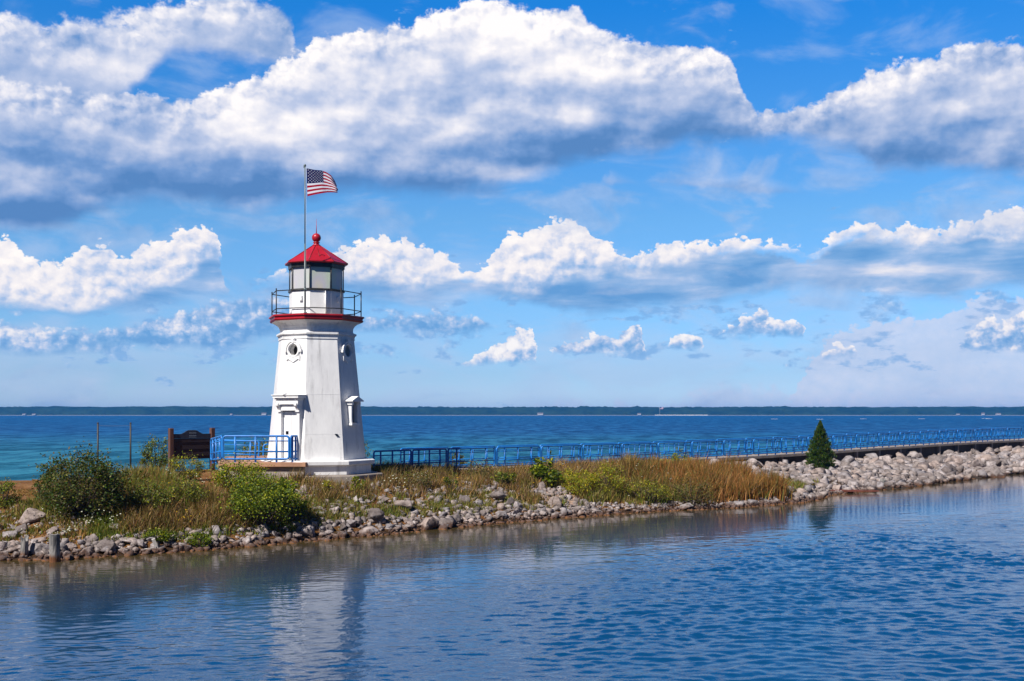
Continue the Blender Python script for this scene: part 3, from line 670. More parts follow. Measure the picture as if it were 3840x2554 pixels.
for k, (r_, z0, z1, w_) in enumerate([(0, 8.43, 9.42, .10)]):
    dr.tube([az_dir(20) * 1.13 + Vector((0, 0, z0 - 1.95)), az_dir(20) * 1.13 + Vector((0, 0, z1 - 1.95))], .035, 8)
dr.build('conduit', M_TRIM, LH)
for dgv, x, z in ((9, .50, 3.58), (9, .55, 3.52)):
    MB().box(fp(dgv, x, rad(z) * CC + .02, z), (.10, .05, .03), fm(dgv)).build('bracket', M_BLACK, LH)
rl = empty('gallery_railing', (0, 0, 0)); rl.parent = LH
GR = 1.88
for zz in (9.39, 8.66):
    mb = MB(); mb.plane_n = Vector((0, 0, 1)); mb.tube([V8(k) * GR + Vector((0, 0, zz - 1.95)) for k in range(8)], .020, 8, closed=True); mb.build('rail', M_BLACK, rl)
for k in range(8):
    p = V8(k) * GR; MB().tube([p + Vector((0, 0, 8.42 - 1.95)), p + Vector((0, 0, 9.44 - 1.95))], .024, 8).lathe([(.005, -.03), (.035, 0), (.005, .035)], 8, p + Vector((0, 0, 9.465 - 1.95))).build('post', M_BLACK, rl)
# white masonry joint lines
for z in (5.20, 3.60):
    MB().box(fp(9, 0, rad(z) * CC - .002, z), (2 * rad(z) * math.sin(R(22.5)) - .02, .014, .022), fm(9)).build('masonry_joint', M_TRIM, LH)

# footing under the tower
ft = MB().lathe([(2.82, .3), (2.82, 1.90), (2.80, 1.945)], 8, (TX, TY, 0), False, V8).build('footing', M_CONC, None, .02); tag(ft, 'grey concrete footing under the lighthouse plinth', 'footing', kind='thing')

# flagpole and flag
PD = V8(-1) * 1.93; FPX, FPY = TX + PD.x, TY + PD.y
fpo = empty('flagpole', (FPX, FPY, 8.2)); tag(fpo, 'slim grey metal flagpole fixed to the lighthouse gallery rail', 'flagpole')
MB().tube([(0, 0, 0), (0, 0, 3.0)], .030, 10).tube([(0, 0, 3.0), (0, 0, 6.08)], .024, 10).build('pole', M_GALV, fpo)
MB().lathe([(.005, 6.06), (.045, 6.09), (.05, 6.13), (.03, 6.17), (.004, 6.18)], 12).box((-.03, 0, 6.08), (.05, .04, .10)).build('truck', M_GALV, fpo)
for zz in (1.18, .25): MB().lathe([(.03, zz - .04), (.05, zz - .03), (.05, zz + .03), (.03, zz + .04)], 10).box((.03, -.02, zz), (.10, .05, .03)).build('clamp', M_GALV, fpo)
MB().tube([(.04, -.01, .5), (.045, -.01, 6.05)], .004, 5).build('halyard', M_TRIM, fpo)

def m_cloth(name, c):
    m, t, b = mat(name, c, .8, spec=.1); tr = nd(t, 'ShaderNodeBsdfTranslucent'); tr.inputs[0].default_value = (*c, 1)
    mx = nd(t, 'ShaderNodeMixShader'); mx.inputs[0].default_value = .15
    t.links.new(b.outputs[0], mx.inputs[1]); t.links.new(tr.outputs[0], mx.inputs[2]); t.links.new(mx.outputs[0], t.nodes['Material Output'].inputs[0]); return m
M_FR, M_FW, M_FB = m_cloth('flag_red', (.42, .006, .03)), m_cloth('flag_white', (.85, .84, .88)), m_cloth('flag_navy', (.006, .008, .085))
K = 1 / 244.8
def flag_pt(u, v):           # u along the fly 0..1, v down the hoist 0..1; local x right, z down from the pole top
    top = np.array([(457, 101), (535, 112), (598, 114), (645, 130), (690, 158), (728, 205), (752, 248)]); bot = np.array([(466, 375), (545, 354), (612, 338), (660, 326), (700, 322), (735, 324), (762, 326)])
    i = u * 6; tx, tz_ = np.interp(i, range(7), top[:, 0]), np.interp(i, range(7), top[:, 1]); bx, bz = np.interp(i, range(7), bot[:, 0]), np.interp(i, range(7), bot[:, 1])
    vv = v; x = tx + (bx - tx) * vv; z = tz_ + (bz - tz_) * vv
    x += 5 * math.sin(v * 9 + u * 3) * u; z += 3.0 * math.sin(u * 11 + v * 2.0) * (1 - abs(2 * v - 1))
    dpt = .06 * math.sin(u * 7.5 - v * 2.6) * (.25 + u) + .22 * u * u + .10 * max(0, u - .45) * math.cos(v * 4)
    xp = (x - 442) * K; zp = -(z - 65) * K
    return RT * xp - N0 * dpt * 1.0 + Vector((0, 0, zp))
flag_o = empty('flag', (FPX, FPY, 14.36)); tag(flag_o, 'stars and stripes flag flying from the lighthouse flagpole', 'flag')
NU, NV = 60, 52; vs = [flag_pt(i / NU, j / NV) for j in range(NV + 1) for i in range(NU + 1)]
fs = {0: [], 1: [], 2: []}
for j in range(NV):
    s = j // 4
    for i in range(NU):
        q = (j * (NU + 1) + i, j * (NU + 1) + i + 1, (j + 1) * (NU + 1) + i + 1, (j + 1) * (NU + 1) + i)
        if i < 24 and s < 7: fs[2].append(q)
        else: fs[s % 2].append(q)
def sub(fs_, name, m, par):
    mb = MB().add(vs, fs_, True); me = mb.mesh(name, m); bm = bmesh.new(); bm.from_mesh(me)
    bmesh.ops.delete(bm, geom=[v for v in bm.verts if not v.link_faces], context='VERTS'); bm.to_mesh(me); bm.free(); o = ob(name, me, par); return o
sub(fs[0], 'red_stripes', M_FR, flag_o); sub(fs[1], 'white_stripes', M_FW, flag_o); ca = sub(fs[2], 'canton', M_FB, flag_o)
st = MB()
for r_ in range(9):
    for c_ in range(6 if r_ % 2 == 0 else 5):
        u = (.4 / 12) * (1 + 2 * c_ + (r_ % 2)); v = (7 / 13) / 10 * (1 + r_)
        for side in (-1, 1):
            q = []
            for k in range(10):
                rr = (.024 if k % 2 == 0 else .010); an = math.pi / 2 + k * math.pi / 5
                q.append(flag_pt(u + rr * math.cos(an) * .62, v - rr * math.sin(an)) + N0 * side * .006)
            st.add(q, [tuple(range(10)) if side > 0 else tuple(range(10))[::-1]])
st_me = bpy.data.meshes.new('stars'); st_me.from_pydata(st.v, [], st.f); st_me.materials.append(M_FW); ob('stars', st_me, ca)

# ------------------------------------------------------------------ platform beside the tower
pf = empty('platform', (0, 0, 0)); tag(pf, 'raised concrete deck with brown edge beside the lighthouse door', 'deck')
PL = [(-8.13, 44.10), (-11.0, 44.10), (-11.4, 44.35), (-11.75, 44.9), (-13.05, 49.4), (-12.4, 51.2), (-9.0, 52.2), (-6.9, 50.6)]
def prism(mb, poly, z0, z1):
    n = len(poly); return mb.add([(x, y, z0) for x, y in poly] + [(x, y, z1) for x, y in poly], [tuple(range(n))[::-1], tuple(range(n, 2 * n))] + [(k, (k + 1) % n, n + (k + 1) % n, n + k) for k in range(n)])
prism(MB(), PL, 2.31, 2.485).build('deck_slab', M_CONC2, pf, .015)
cx_, cy_ = np.mean([p[0] for p in PL]), np.mean([p[1] for p in PL])
prism(MB(), [(cx_ + (x - cx_) * .955, cy_ + (y - cy_) * .955) for x, y in PL], .6, 2.312).build('wall', M_CONC, pf)

# ------------------------------------------------------------------ railings
RAIL_G = 'blue pipe railing panels'
def make_panel(L, posts=(.18, .49, .81), H=1.07, full=False):
    o = empty('railing_panel'); m = MB(); r = .11; lo = .135; hi = H - .03; pts = []
    for cx2, cz, a0 in ((L - r, hi - r, 90), (L - r, lo + r, 0), (r, lo + r, -90), (r, hi - r, 180)):
        for k in range(5): t = R(a0 - k * 22.5); pts.append((cx2 + r * math.cos(t), 0, cz + r * math.sin(t)))
    m.tube(pts, .041, 8, closed=True); m.build('frame', M_BLUE, o)
    for zz, rr in ((H * .79, .025), (H * .40, .034)): MB().tube([(.03, 0, zz), (L - .03, 0, zz)], rr, 6).build('rail', M_BLUE, o)
    for p in posts: MB().tube([(p * L, .002, -.02), (p * L, .002, hi)], .040, 8).lathe([(.06, -.02), (.06, .008)], 10, (p * L, 0, 0)).build('post', M_BLUE, o)
    return o
protos = {}
def panel(p0, p1, label, group=RAIL_G):
    p0, p1 = Vector(p0), Vector(p1); d = p1 - p0; L = d.length; key = round(L * 4) / 4
    if key not in protos:
        protos[key] = make_panel(key); root = protos[key]
    else:
        src = protos[key]; root = link(src.copy())
        for ch in src.children:
            c = link(ch.copy()); c.parent = root
    root.location = p0; h = math.hypot(d.x, d.y)
    root.rotation_euler = (0, -math.atan2(d.z, h), math.atan2(d.y, d.x)); root.scale = (L / key, 1, 1)
    tag(root, label, 'railing', group); return root
FX = lambda px, Z: (px - CX) / F * Z
panel((FX(837, 44.3), 44.3, 2.48), (FX(1084, 44.3), 44.3, 2.48), 'broad bright blue railing panel in front of the white lighthouse door')
panel((FX(1090, 44.32), 44.32, 2.48), (FX(1127, 44.9), 44.92, 2.48), 'narrow blue railing panel between the wide door railing and the tower wall')
panel((FX(792, 48.6), 48.6, 2.26), (FX(832, 44.6), 44.6, 2.48), 'sloping blue railing panel beside the brown wooden sign')
panel((FX(800, 51.0), 51.0, 2.18), (FX(970, 50.4), 50.4, 2.12), 'low blue railing panel at the back of the tower deck')
panel((FX(986, 51.5), 51.5, 1.95), (FX(1230, 52.5), 52.5, 1.85), 'blue railing panel passing behind the lighthouse tower')
def rail_z(k): return float(np.interp(k, [-2, 0, 5, 9, 13, 17, 20, 26], [1.72, 1.70, 1.70, 1.77, 1.94, 2.07, 2.12, 2.18]))
ORD = ['first', 'second', 'third', 'fourth', 'fifth', 'sixth', 'seventh', 'eighth', 'ninth', 'tenth', 'eleventh', 'twelfth', 'thirteenth', 'fourteenth', 'fifteenth', 'sixteenth', 'seventeenth', 'eighteenth', 'nineteenth', 'twentieth', 'twenty-first', 'twenty-second', 'twenty-third', 'twenty-fourth']
A = Vector((-6.05, 49.0, 1.72)); B = Vector((*wk(0), 1.70)); Mi = (A + B) / 2; dd = (B - A).normalized()
panel(A, Mi - dd * .05, 'blue railing panel in the tower shadow touching the white plinth', 'shaded railing panels by the tower')
panel(Mi + dd * .05, B - dd * .06, 'blue railing panel in shade at the start of the walkway', 'shaded railing panels by the tower')
for k in range(21):
    a, b = wk(k + .02), wk(k + .97)
    panel((*a, rail_z(k)), (*b, rail_z(k + 1)), f'{ORD[k]} panel from the lighthouse in the river side walkway railing', 'river side walkway railing')
for k in range(-1, 21):
    a, b = wk(k + .55, 1.75), wk(k + 1.50, 1.75)
    panel((*a, rail_z(k + .6)), (*b, rail_z(k + 1.5)), f'{ORD[k + 1]} panel from the lighthouse in the lake side walkway railing', 'lake side walkway railing')
# walkway slab, piers and wall coloured as shade beneath
wkslab = MB()
ks = list(np.arange(-2.4, 30.1, 1.0))
for k0, k1 in zip(ks[:-1], ks[1:]):
    q = []
    for k in (k0, k1):
        for off, dz_ in ((-.16, -.006), (1.95, -.006), (1.95, -.16), (-.16, -.16)):
            p = wk(k, off); q.append((p[0], p[1], rail_z(k) + dz_))
    wkslab.add(q, [(0, 1, 5, 4), (1, 2, 6, 5), (2, 3, 7, 6), (3, 0, 4, 7)] + ([(0, 3, 2, 1)] if k0 == ks[0] else []) + ([(4, 5, 6, 7)] if k1 == ks[-1] else []))
walkway = wkslab.build('walkway', M_CONC); tag(walkway, kind='structure')
rw = empty('retaining_wall', (0, 0, 0)); tag(rw, 'shade coloured concrete wall with pale ribs under the walkway edge', 'wall')
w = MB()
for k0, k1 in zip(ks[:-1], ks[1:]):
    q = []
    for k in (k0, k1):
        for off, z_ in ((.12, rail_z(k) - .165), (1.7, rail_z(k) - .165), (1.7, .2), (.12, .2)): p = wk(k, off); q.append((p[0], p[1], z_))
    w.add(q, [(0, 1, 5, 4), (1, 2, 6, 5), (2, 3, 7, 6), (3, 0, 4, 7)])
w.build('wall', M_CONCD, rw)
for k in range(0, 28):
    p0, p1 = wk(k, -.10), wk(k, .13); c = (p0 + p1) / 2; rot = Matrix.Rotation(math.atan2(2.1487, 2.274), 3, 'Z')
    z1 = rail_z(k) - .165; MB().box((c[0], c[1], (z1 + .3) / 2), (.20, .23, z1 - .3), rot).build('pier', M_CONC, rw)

# ------------------------------------------------------------------ sign board, posts, pilings
sx_, sy_, sz_ = FX(641, 52), 52.0, 1.78
sg = empty('sign_board', (sx_, sy_, sz_ - .2), R(44)); tag(sg, 'brown wooden notice board with arched navy top between two square posts', 'sign')
for x in (0, 2.12):
    MB().box((x, 0, 1.05), (.20, .20, 2.2)).build('post', M_WOODP, sg, .02)
MB().box((1.06, 0, 1.18), (1.92, .07, .96)).build('board', M_WOODB, sg, .008)
for zz in (.86, 1.18, 1.50): MB().box((1.06, -.045, zz), (1.70, .02, .02)).build('batten', M_WOODB, sg)
hb = [(.10, 1.665), (2.02, 1.665), (2.02, 1.88), (1.62, 1.88), (1.46, 1.94), (1.34, 2.02), (1.22, 2.06), (.90, 2.06), (.78, 2.02), (.66, 1.94), (.50, 1.88), (.10, 1.88)]
n = len(hb)
hbo = MB().add([(x, -.045, z) for x, z in hb] + [(x, .035, z) for x, z in hb], [tuple(range(n)), tuple(range(n, 2 * n))[::-1]] + [(k, (k + 1) % n, n + (k + 1) % n, n + k) for k in range(n)]).build('header_board', M_NAVY, sg)
mk = MB()
for x0, x1, z in ((.88, 1.26, 2.02), (.88, 1.26, 1.70)): mk.box(((x0 + x1) / 2, -.05, z), (x1 - x0, .006, .012))
for zr in (1.92, 1.79):
    for i in range(6):
        x = .91 + i * .062; mk.box((x, -.05, zr), (.010, .006, .07)); mk.box((x + .018, -.05, zr + (.03 if i % 2 else -.005)), (.035, .006, .010)); mk.box((x + .034, -.05, zr - .01), (.010, .006, .045))
mk.build('emblem', M_MARK, hbo)
PZ_ = 55.0
for px, lb in ((367, 'tall thin dark metal post rising behind the big dark shrub'), (489.5, 'tall thin dark metal post standing clear beside the big dark shrub')):
    X = FX(px, PZ_); z0 = tz(X, PZ_); o = MB().tube([(X, PZ_, z0 - .2), (X, PZ_, 3.93)], .042, 10).lathe([(.046, 3.93), (.046, 3.97), (.02, 3.98)], 10, (X, PZ_, 0)).build('metal_post', M_STEELD); tag(o, lb, 'post', 'two thin metal posts on the lawn')
o = MB().tube([(FX(367, PZ_) + t * (FX(489.5, PZ_) - FX(367, PZ_)), PZ_, 3.83 - .10 * t * (1 - t)) for t in np.linspace(0, 1, 9)], .007, 5).build('wire', M_WIRE); tag(o, 'thin wire strung between the two dark metal posts', 'wire')
def piling(px, py, r, h, label, jag=.05, tilt=0.0, sink=.6, seed=1):
    rnd = random.Random(seed); Z = Zs(py); X = FX(px, Z); mb = MB(); N = 18; prof = []
    zs = [-sink, 0, h * .3, h * .6, h * .85, h]; vs = []
    ja = [rnd.uniform(-jag, jag) for _ in range(N)]
    for i, z in enumerate(zs):
        for k in range(N):
            rr = r * (1 + .05 * math.sin(3 * 2 * math.pi * k / N + z) + rnd.uniform(-.03, .03))
            vs.append((rr * math.cos(2 * math.pi * k / N) + tilt * z, rr * math.sin(2 * math.pi * k / N), z + (ja[k] if i == len(zs) - 1 else 0)))
    fs_ = [(i * N + k, i * N + (k + 1) % N, (i + 1) * N + (k + 1) % N, (i + 1) * N + k) for i in range(len(zs) - 1) for k in range(N)]
    vs.append((tilt * h, 0, h - jag * .8)); c = len(vs) - 1
    fs_ += [((len(zs) - 1) * N + k, (len(zs) - 1) * N + (k + 1) % N, c) for k in range(N)] + [tuple(range(N))[::-1]]
    o = mb.add(vs, fs_).build('wooden_piling', M_PILE); o.location = (X, Z, 0); tag(o, label, 'piling', 'old wooden pilings at the water edge'); return o
piling(204, 2107, .150, .82, 'stout grey round piling standing in the water', .02, 0, seed=3)
piling(90, 2097, .11, .62, 'shorter split piling between the rocks beside the stout one', .12, .03, seed=5)
piling(3308, 1830, .16, .52, 'leaning brown stump of a piling beside the bleached dead bush', .08, .12, seed=8)
piling(1192, 2003, .09, .42, 'small jagged grey stump on the bank below the lighthouse', .12, .02, seed=9)

# ------------------------------------------------------------------ rocks
def ico(sub):
    bm = bmesh.new(); bmesh.ops.create_icosphere(bm, subdivisions=sub, radius=1)
    v = np.array([x.co[:] for x in bm.verts]); f = np.array([[y.index for y in x.verts] for x in bm.faces]); bm.free(); return v, f
def hull(seed, n, sub=0, jit=0.0):
    g = np.random.default_rng(seed); p = g.normal(size=(n, 3)); p /= np.linalg.norm(p, axis=1)[:, None]; p *= g.uniform(.72, 1.0, (n, 1)); p *= np.array([1, g.uniform(.65, .95), g.uniform(.5, .85)])
    bm = bmesh.new(); vs_ = [bm.verts.new(q_) for q_ in p]; bmesh.ops.convex_hull(bm, input=vs_)
    bmesh.ops.delete(bm, geom=[v for v in bm.verts if not v.link_faces], context='VERTS')
    if sub:
        bmesh.ops.bevel(bm, geom=list(bm.edges), offset=.03, segments=1, affect='EDGES', profile=.5)
        bmesh.ops.triangulate(bm, faces=bm.faces)
        for _ in range(sub): bmesh.ops.subdivide_edges(bm, edges=[e for e in bm.edges if e.calc_length() > .16], cuts=1, use_grid_fill=False)
    bmesh.ops.triangulate(bm, faces=bm.faces); bm.verts.index_update()
    v = np.array([x.co[:] for x in bm.verts]); f = np.array([[y.index for y in x.verts] for x in bm.faces]); bm.free()
    for _ in range(6):
        k = g.normal(size=3) * g.uniform(2, 10); v += v * (np.sin(v @ k + g.uniform(0, 6)) * jit)[:, None]
    v += g.normal(size=v.shape) * jit * .35
    return v / np.abs(v[:, 0]).max(), f
V3, F3 = ico(4); V2, F2 = ico(2); V1, F1 = ico(1)
ROCKS = []
for i in range(16):
    v, f = hull(200 + i, 9 + i % 5, 3, .018); ROCKS.append((np_mesh('boulder', v, [f], M_ROCK), np.abs(v[:, 2]).max()))
GRAVB = []
for i in range(24):
    GRAVB.append(hull(500 + i, 9, 0, .01))
def rock(X, Y, r, label, group, sc=(1, 1, 1), zoff=None, var=None, rot=None, tilt=.55):
    i = random.randrange(16) if var is None else var
    o = ob('boulder', ROCKS[i][0]); z = tz(X, Y)
    o.location = (X, Y, z + r * sc[2] * ROCKS[i][1] * (.22 if zoff is None else zoff)); o.scale = (r * sc[0], r * sc[1], r * sc[2])
    o.rotation_euler = (random.uniform(-tilt, tilt), random.uniform(-tilt, tilt), random.uniform(0, 6.28) if rot is None else rot)
    tag(o, label, 'boulder', group); return o
NR = 0
def scr(X, Y, z): return CX + X / Y * F, HZ + (HC - z) / Y * F
USED = set()
def rock_label(X, Y, z, r, sc, fallback):
    sx0, sy0 = scr(X, Y, z); size = 'small' if r < .24 else 'mid sized' if r < .42 else 'large'
    shape = 'flat' if sc < .78 else 'blocky' if sc < .92 else 'tall'
    for (bx, by, bw, bf, bl) in sorted(BIG, key=lambda b: math.hypot(b[0] - sx0, (b[1] - sy0) * 1.5))[:20]:
        dx_, dy_ = sx0 - bx, (sy0 - by) * 1.5
        w_ = ('right of' if dx_ > 0 else 'left of') if abs(dx_) > abs(dy_) else ('below' if dy_ > 0 else 'above')
        near = 'just' if math.hypot(dx_, dy_) < bw * .5 + 70 else 'a few stones'
        lb = f'{size} {shape} stone {near} {w_} the {bl}'
        if len(lb.split()) <= 16 and lb not in USED: USED.add(lb); return lb
    return fallback
# the boulders one can single out: centre pixel, width in px, flatness
BIG = [(120, 1935, 105, .7, 'large pink grey boulder topmost beside the stout piling'), (85, 1985, 60, .7, 'round grey boulder under the large pink one'), (42, 2008, 55, .8, 'tilted square boulder at the edge near the split piling'), (25, 2045, 42, .7, 'small block shaped boulder beside the split piling'),
    (140, 2028, 62, .35, 'flat slab boulder between the two pilings'), (345, 2025, 48, 1.0, 'upright knobbly boulder under the big dark shrub'), (405, 2048, 88, .6, 'broad grey boulder at the waterline below the dark shrub'), (440, 1975, 70, .35, 'flat pale slab in grass in the shadow of the dark shrub'),
    (480, 2028, 72, .4, 'pale wedge slab near the waterline beside green grass'), (340, 1966, 34, .5, 'small boulder in grass above the upright knobbly one'), (715, 1925, 40, .9, 'lone pale block on the grassy bank'), (695, 1966, 42, .8, 'rounded boulder below the lone pale block'),
    (632, 2012, 60, .5, 'long sloping slab by the water below the meadow'), (800, 2022, 46, .7, 'pale boulder just left of a gap in the waterline stones'), (815, 2055, 50, .8, 'dark wet boulder standing at the waterline'), (1035, 2000, 42, .8, 'squarish boulder under the bright green shrub'), (1148, 1998, 66, .8, 'dark boulder in front of the small jagged stump'),
    (1110, 1845, 52, .5, 'dark topped slab at the foot of the lighthouse bank'), (1402, 1940, 78, 1.0, 'tall pale boulder below the lighthouse'), (1235, 1978, 50, .9, 'block with a dark shaded end near the jagged stump'), (1490, 1935, 46, .9, 'pointed pale boulder next to the tall one'), (1530, 1955, 60, .6, 'broad sloping boulder behind the overhanging one'),
    (1598, 1968, 88, .75, 'big overhanging boulder at the waterline'), (1553, 1918, 48, .7, 'rounded pale boulder among weeds'), (1430, 1875, 62, .5, 'mottled slab half buried in weeds'), (1510, 1895, 80, .8, 'long lichen covered slab lying on the slope'), (1325, 1872, 40, .8, 'angular boulder below the concrete footing'), (1455, 1905, 26, 1.2, 'white painted stone with dark marks'),
    (1380, 1990, 90, .3, 'low flat waterline slab beside the overhanging boulder'), (1740, 1875, 44, 1.0, 'tall block on the middle of the slope'), (1790, 1888, 50, .9, 'pyramid shaped mottled boulder on the slope'), (1860, 1862, 70, .6, 'dark slab propped on the weedy slope'), (1905, 1885, 40, 1.1, 'leaning square slab with a flat face'), (1740, 1925, 38, 1.0, 'pale boulder casting a dark shadow beside it'),
    (1878, 1930, 46, .9, 'smooth rounded boulder near the waterline stones'), (1808, 1925, 30, .9, 'small pointed boulder by the waterline'), (2192, 1888, 42, .9, 'pale cube boulder beside the green weeds'), (2165, 1925, 52, .7, 'boulder pair with rusty base at the waterline'), (2770, 1890, 40, 1.0, 'upright boulder at the end of the reeds'), (2820, 1888, 46, .8, 'grey boulder in front of the brown reeds'), (2728, 1888, 36, .6, 'orange tinted stone in front of the reeds'),
    (2570, 1900, 60, .5, 'long slab at the waterline below the meadow'), (3000, 1765, 44, .8, 'boulder at the foot of the little cedar'), (3095, 1780, 52, .8, 'dark sided boulder under the little cedar'), (3030, 1762, 40, .9, 'rounded grey boulder beneath the cedar foliage'), (3340, 1815, 50, .9, 'squat boulder beside the leaning stump'), (3655, 1772, 38, 1.4, 'pale upright slab at the waterline'), (3720, 1775, 105, .7, 'great brown layered boulder at the waterline'),
    (3770, 1735, 60, .6, 'white topped boulder behind the great brown one'), (3810, 1760, 80, .6, 'long pale boulder at the waterline beyond the brown one'), (3590, 1735, 60, .9, 'dome shaped grey boulder on the slope'), (3510, 1790, 60, .6, 'dark jutting boulder at the waterline'), (3545, 1705, 60, .5, 'slab with dark hollow beneath on the far slope'), (3660, 1700, 52, .7, 'angular boulder high on the far slope')]
taken = []
for px, py, wpx, fl, lb in BIG:
    X, Y, z = G(px, py + wpx * fl * .22); r = wpx / 2 * Y / F * 1.08
    rock(X, Y, r, lb, 'boulders along the bank', (1, .9, min(1.5, fl * 1.25)), .25, rot=random.uniform(-.5, .5)); taken.append((X, Y, r)); NR += 1
# grout rolls below the walkway wall
for i, (px, py, wpx, hpx, lb) in enumerate([(3255, 1712, 34, 18, 'short'), (3293, 1709, 24, 18, 'stubby'), (3312, 1709, 12, 22, 'narrow upright'), (3328, 1711, 26, 20, 'crooked'), (3350, 1709, 16, 19, 'small round'), (3365, 1710, 13, 21, 'thin upright'), (3384, 1708, 22, 22, 'plump'), (3420, 1703, 60, 30, 'very long'), (3455, 1700, 36, 22, 'tapering end')]):
    X, Y, z = G(px, py + hpx * .5); s = Y / F; L, r = wpx * s * .5, hpx * s * .5; v = V3.copy()
    v = np.sign(v) * np.abs(v) ** .6; v = v * np.array([L, r * .95, r]) * (1 + .05 * np.sin(v[:, [0]] * 6 + i))
    o = ob('grout_roll', np_mesh('grout_roll', v, [F3], M_CONC, smooth=True), loc=(X, Y, z + r * .75)); o.rotation_euler = (0, random.uniform(-.1, .15), R(38)); tag(o, f'{lb} rounded concrete roll in the row under the walkway wall', 'concrete roll', 'rounded concrete rolls below the walkway wall')
# scattered boulders, zone by zone
def shore_at(x): return np.interp(x, SHORE[:, 0], SHORE[:, 1])
def zone_fill(x0, x1, d0, d1, n, r0, r1, label, group, pw=2.0, mind=.75):
    global NR; got = 0
    for _ in range(n * 12):
        if got >= n or NR >= 300: break
        X = random.uniform(x0, x1); d = random.uniform(d0, d1); r = r0 + (r1 - r0) * random.random() ** pw
        # step inland along the local normal
        i = np.searchsorted(SHORE[:, 0], X) - 1; e = SHORE[i + 1] - SHORE[i]; e = e / np.linalg.norm(e); Xp, Yp = X - e[1] * d, shore_at(X) + e[0] * d
        kx = (Xp + 3.074) / 2.274
        if Xp > -4 and Yp > 53 + (Xp + 3.074) * .945 - .5 - r: continue
        if math.hypot(Xp - TX, Yp - TY) < 3.2 or (Xp < -8 and Xp > -13.5 and Yp > 44.3): continue
        if any((Xp - a) ** 2 + (Yp - b) ** 2 < ((r + c) * mind) ** 2 for a, b, c in taken): continue
        taken.append((Xp, Yp, r)); sz3 = random.uniform(.65, 1.05); rock(Xp, Yp, r, rock_label(Xp, Yp, tz(Xp, Yp), r, sz3, label), group, (1, random.uniform(.75, 1), sz3)); NR += 1; got += 1
zone_fill(-18, -9, .0, .9, 34, .14, .42, 'one of the grey stones along the waterline below the shrubs', 'waterline stones below the shrubs', 1.5)
zone_fill(-18, -11, .8, 2.8, 12, .10, .26, 'one of the pale stones half hidden in the grass below the shrubs', 'stones in the grass below the shrubs')
zone_fill(-9, 3, .0, 1.1, 46, .14, .44, 'one of the pale stones along the waterline below the lighthouse', 'waterline stones below the lighthouse')
zone_fill(-6.5, 3.5, .9, 3.6, 34, .12, .34, 'one of the pale stones scattered on the weedy slope below the walkway start', 'stones on the weedy slope')
zone_fill(3, 15, .0, .6, 30, .10, .28, 'one of the stones along the waterline below the tall meadow grass', 'waterline stones below the meadow')
zone_fill(27, 44, .3, 5.6, 66, .32, .80, 'one of the big pinkish boulders heaped on the far slope', 'boulders heaped on the far slope', 1.4, .62)
zone_fill(15, 27, .2, 6.5, 60, .24, .60, 'one of the grey boulders heaped beyond the little cedar', 'boulders heaped beyond the cedar', 1.4, .66)
# the small stones nobody could count
rv, rf_, rc = [], [], []; nb = 0
def rubble(n, x0, x1, d0, d1, r0, r1, pw=2.0):
    global nb
    for _ in range(n):
        X = random.uniform(x0, x1); d = random.uniform(d0, d1)
        i = np.searchsorted(SHORE[:, 0], X) - 1; e = SHORE[i + 1] - SHORE[i]; e = e / np.linalg.norm(e); Xp, Yp = X - e[1] * d, shore_at(X) + e[0] * d
        if Xp > -4 and Yp > 53 + (Xp + 3.074) * .945 - .35: continue
        if math.hypot(Xp - TX, Yp - TY) < 2.9 or (Xp < -8 and Xp > -13.5 and Yp > 44.5): continue
        q.append((Xp, Yp, r0 + (r1 - r0) * random.random() ** pw))
q = []
rubble(2600, -21, 4, -.35, .95, .04, .22, 2.4); rubble(1700, 3, 20, -.25, .9, .04, .16); rubble(2200, -7, 5, .8, 4.2, .04, .20, 2.5); rubble(1200, -21, -8, .8, 4.0, .04, .12, 2)
rubble(1900, 14, 30, 0, 7.5, .08, .42, 1.6); rubble(1150, 26, 54, -.1, 7.5, .14, .62, 1.3); rubble(260, 3, 15, 1, 5, .05, .16)
qa = np.array(q); qz = terrain(qa[:, 0], qa[:, 1])
for (X, Y, r), z in zip(q, qz):
    v, F2_ = GRAVB[random.randrange(24)]; an = random.uniform(0, 6.28); c, s = math.cos(an), math.sin(an); tl = random.uniform(-.5, .5)
    Rm = np.array([[c, -s, 0], [s, c, 0], [0, 0, 1]]) @ np.array([[1, 0, 0], [0, math.cos(tl), -math.sin(tl)], [0, math.sin(tl), math.cos(tl)]])
    rv.append((v * r) @ Rm.T + np.array([X, Y, z + r * .2])); rf_.append(F2_ + nb); rc.append(np.full((len(v), 3), random.random())); nb += len(v)
rub = ob('rubble', np_mesh('rubble', np.vstack(rv), [np.vstack(rf_)], M_RUB, np.vstack(rc))); tag(rub, 'small broken limestone covering the bank down to the waterline', 'rubble', kind='stuff')

# driftwood
X, Y, z = G(3160, 1847)
o = MB().box((0, 0, 0), (1.9, .22, .10), Matrix.Rotation(R(.5), 3, 'Y')).box((1.2, -.1, -.02), (1.7, .16, .07)).build('timber_plank', M_REDWOOD); o.location = (X, Y, .14); o.rotation_euler = (0, 0, R(8)); tag(o, 'long reddish washed up timber lying at the waterline', 'plank')
X, Y, z = G(588, 2062); o = MB().box((0, 0, .12), (.10, .05, .42)).build('bleached_board', M_WHT); o.location = (X, Y, z + .05); o.rotation_euler = (.2, -.35, .3); tag(o, 'white bleached board sticking up between waterline stones', 'board')
o = MB().tube([(0, 0, 0), (.35, .02, .07), (.75, 0, .13)], .016, 6).build('driftwood_stick', M_WHT); o.location = (X - .75, Y - .25, .05); tag(o, 'thin pale stick lying beside the white board', 'stick')

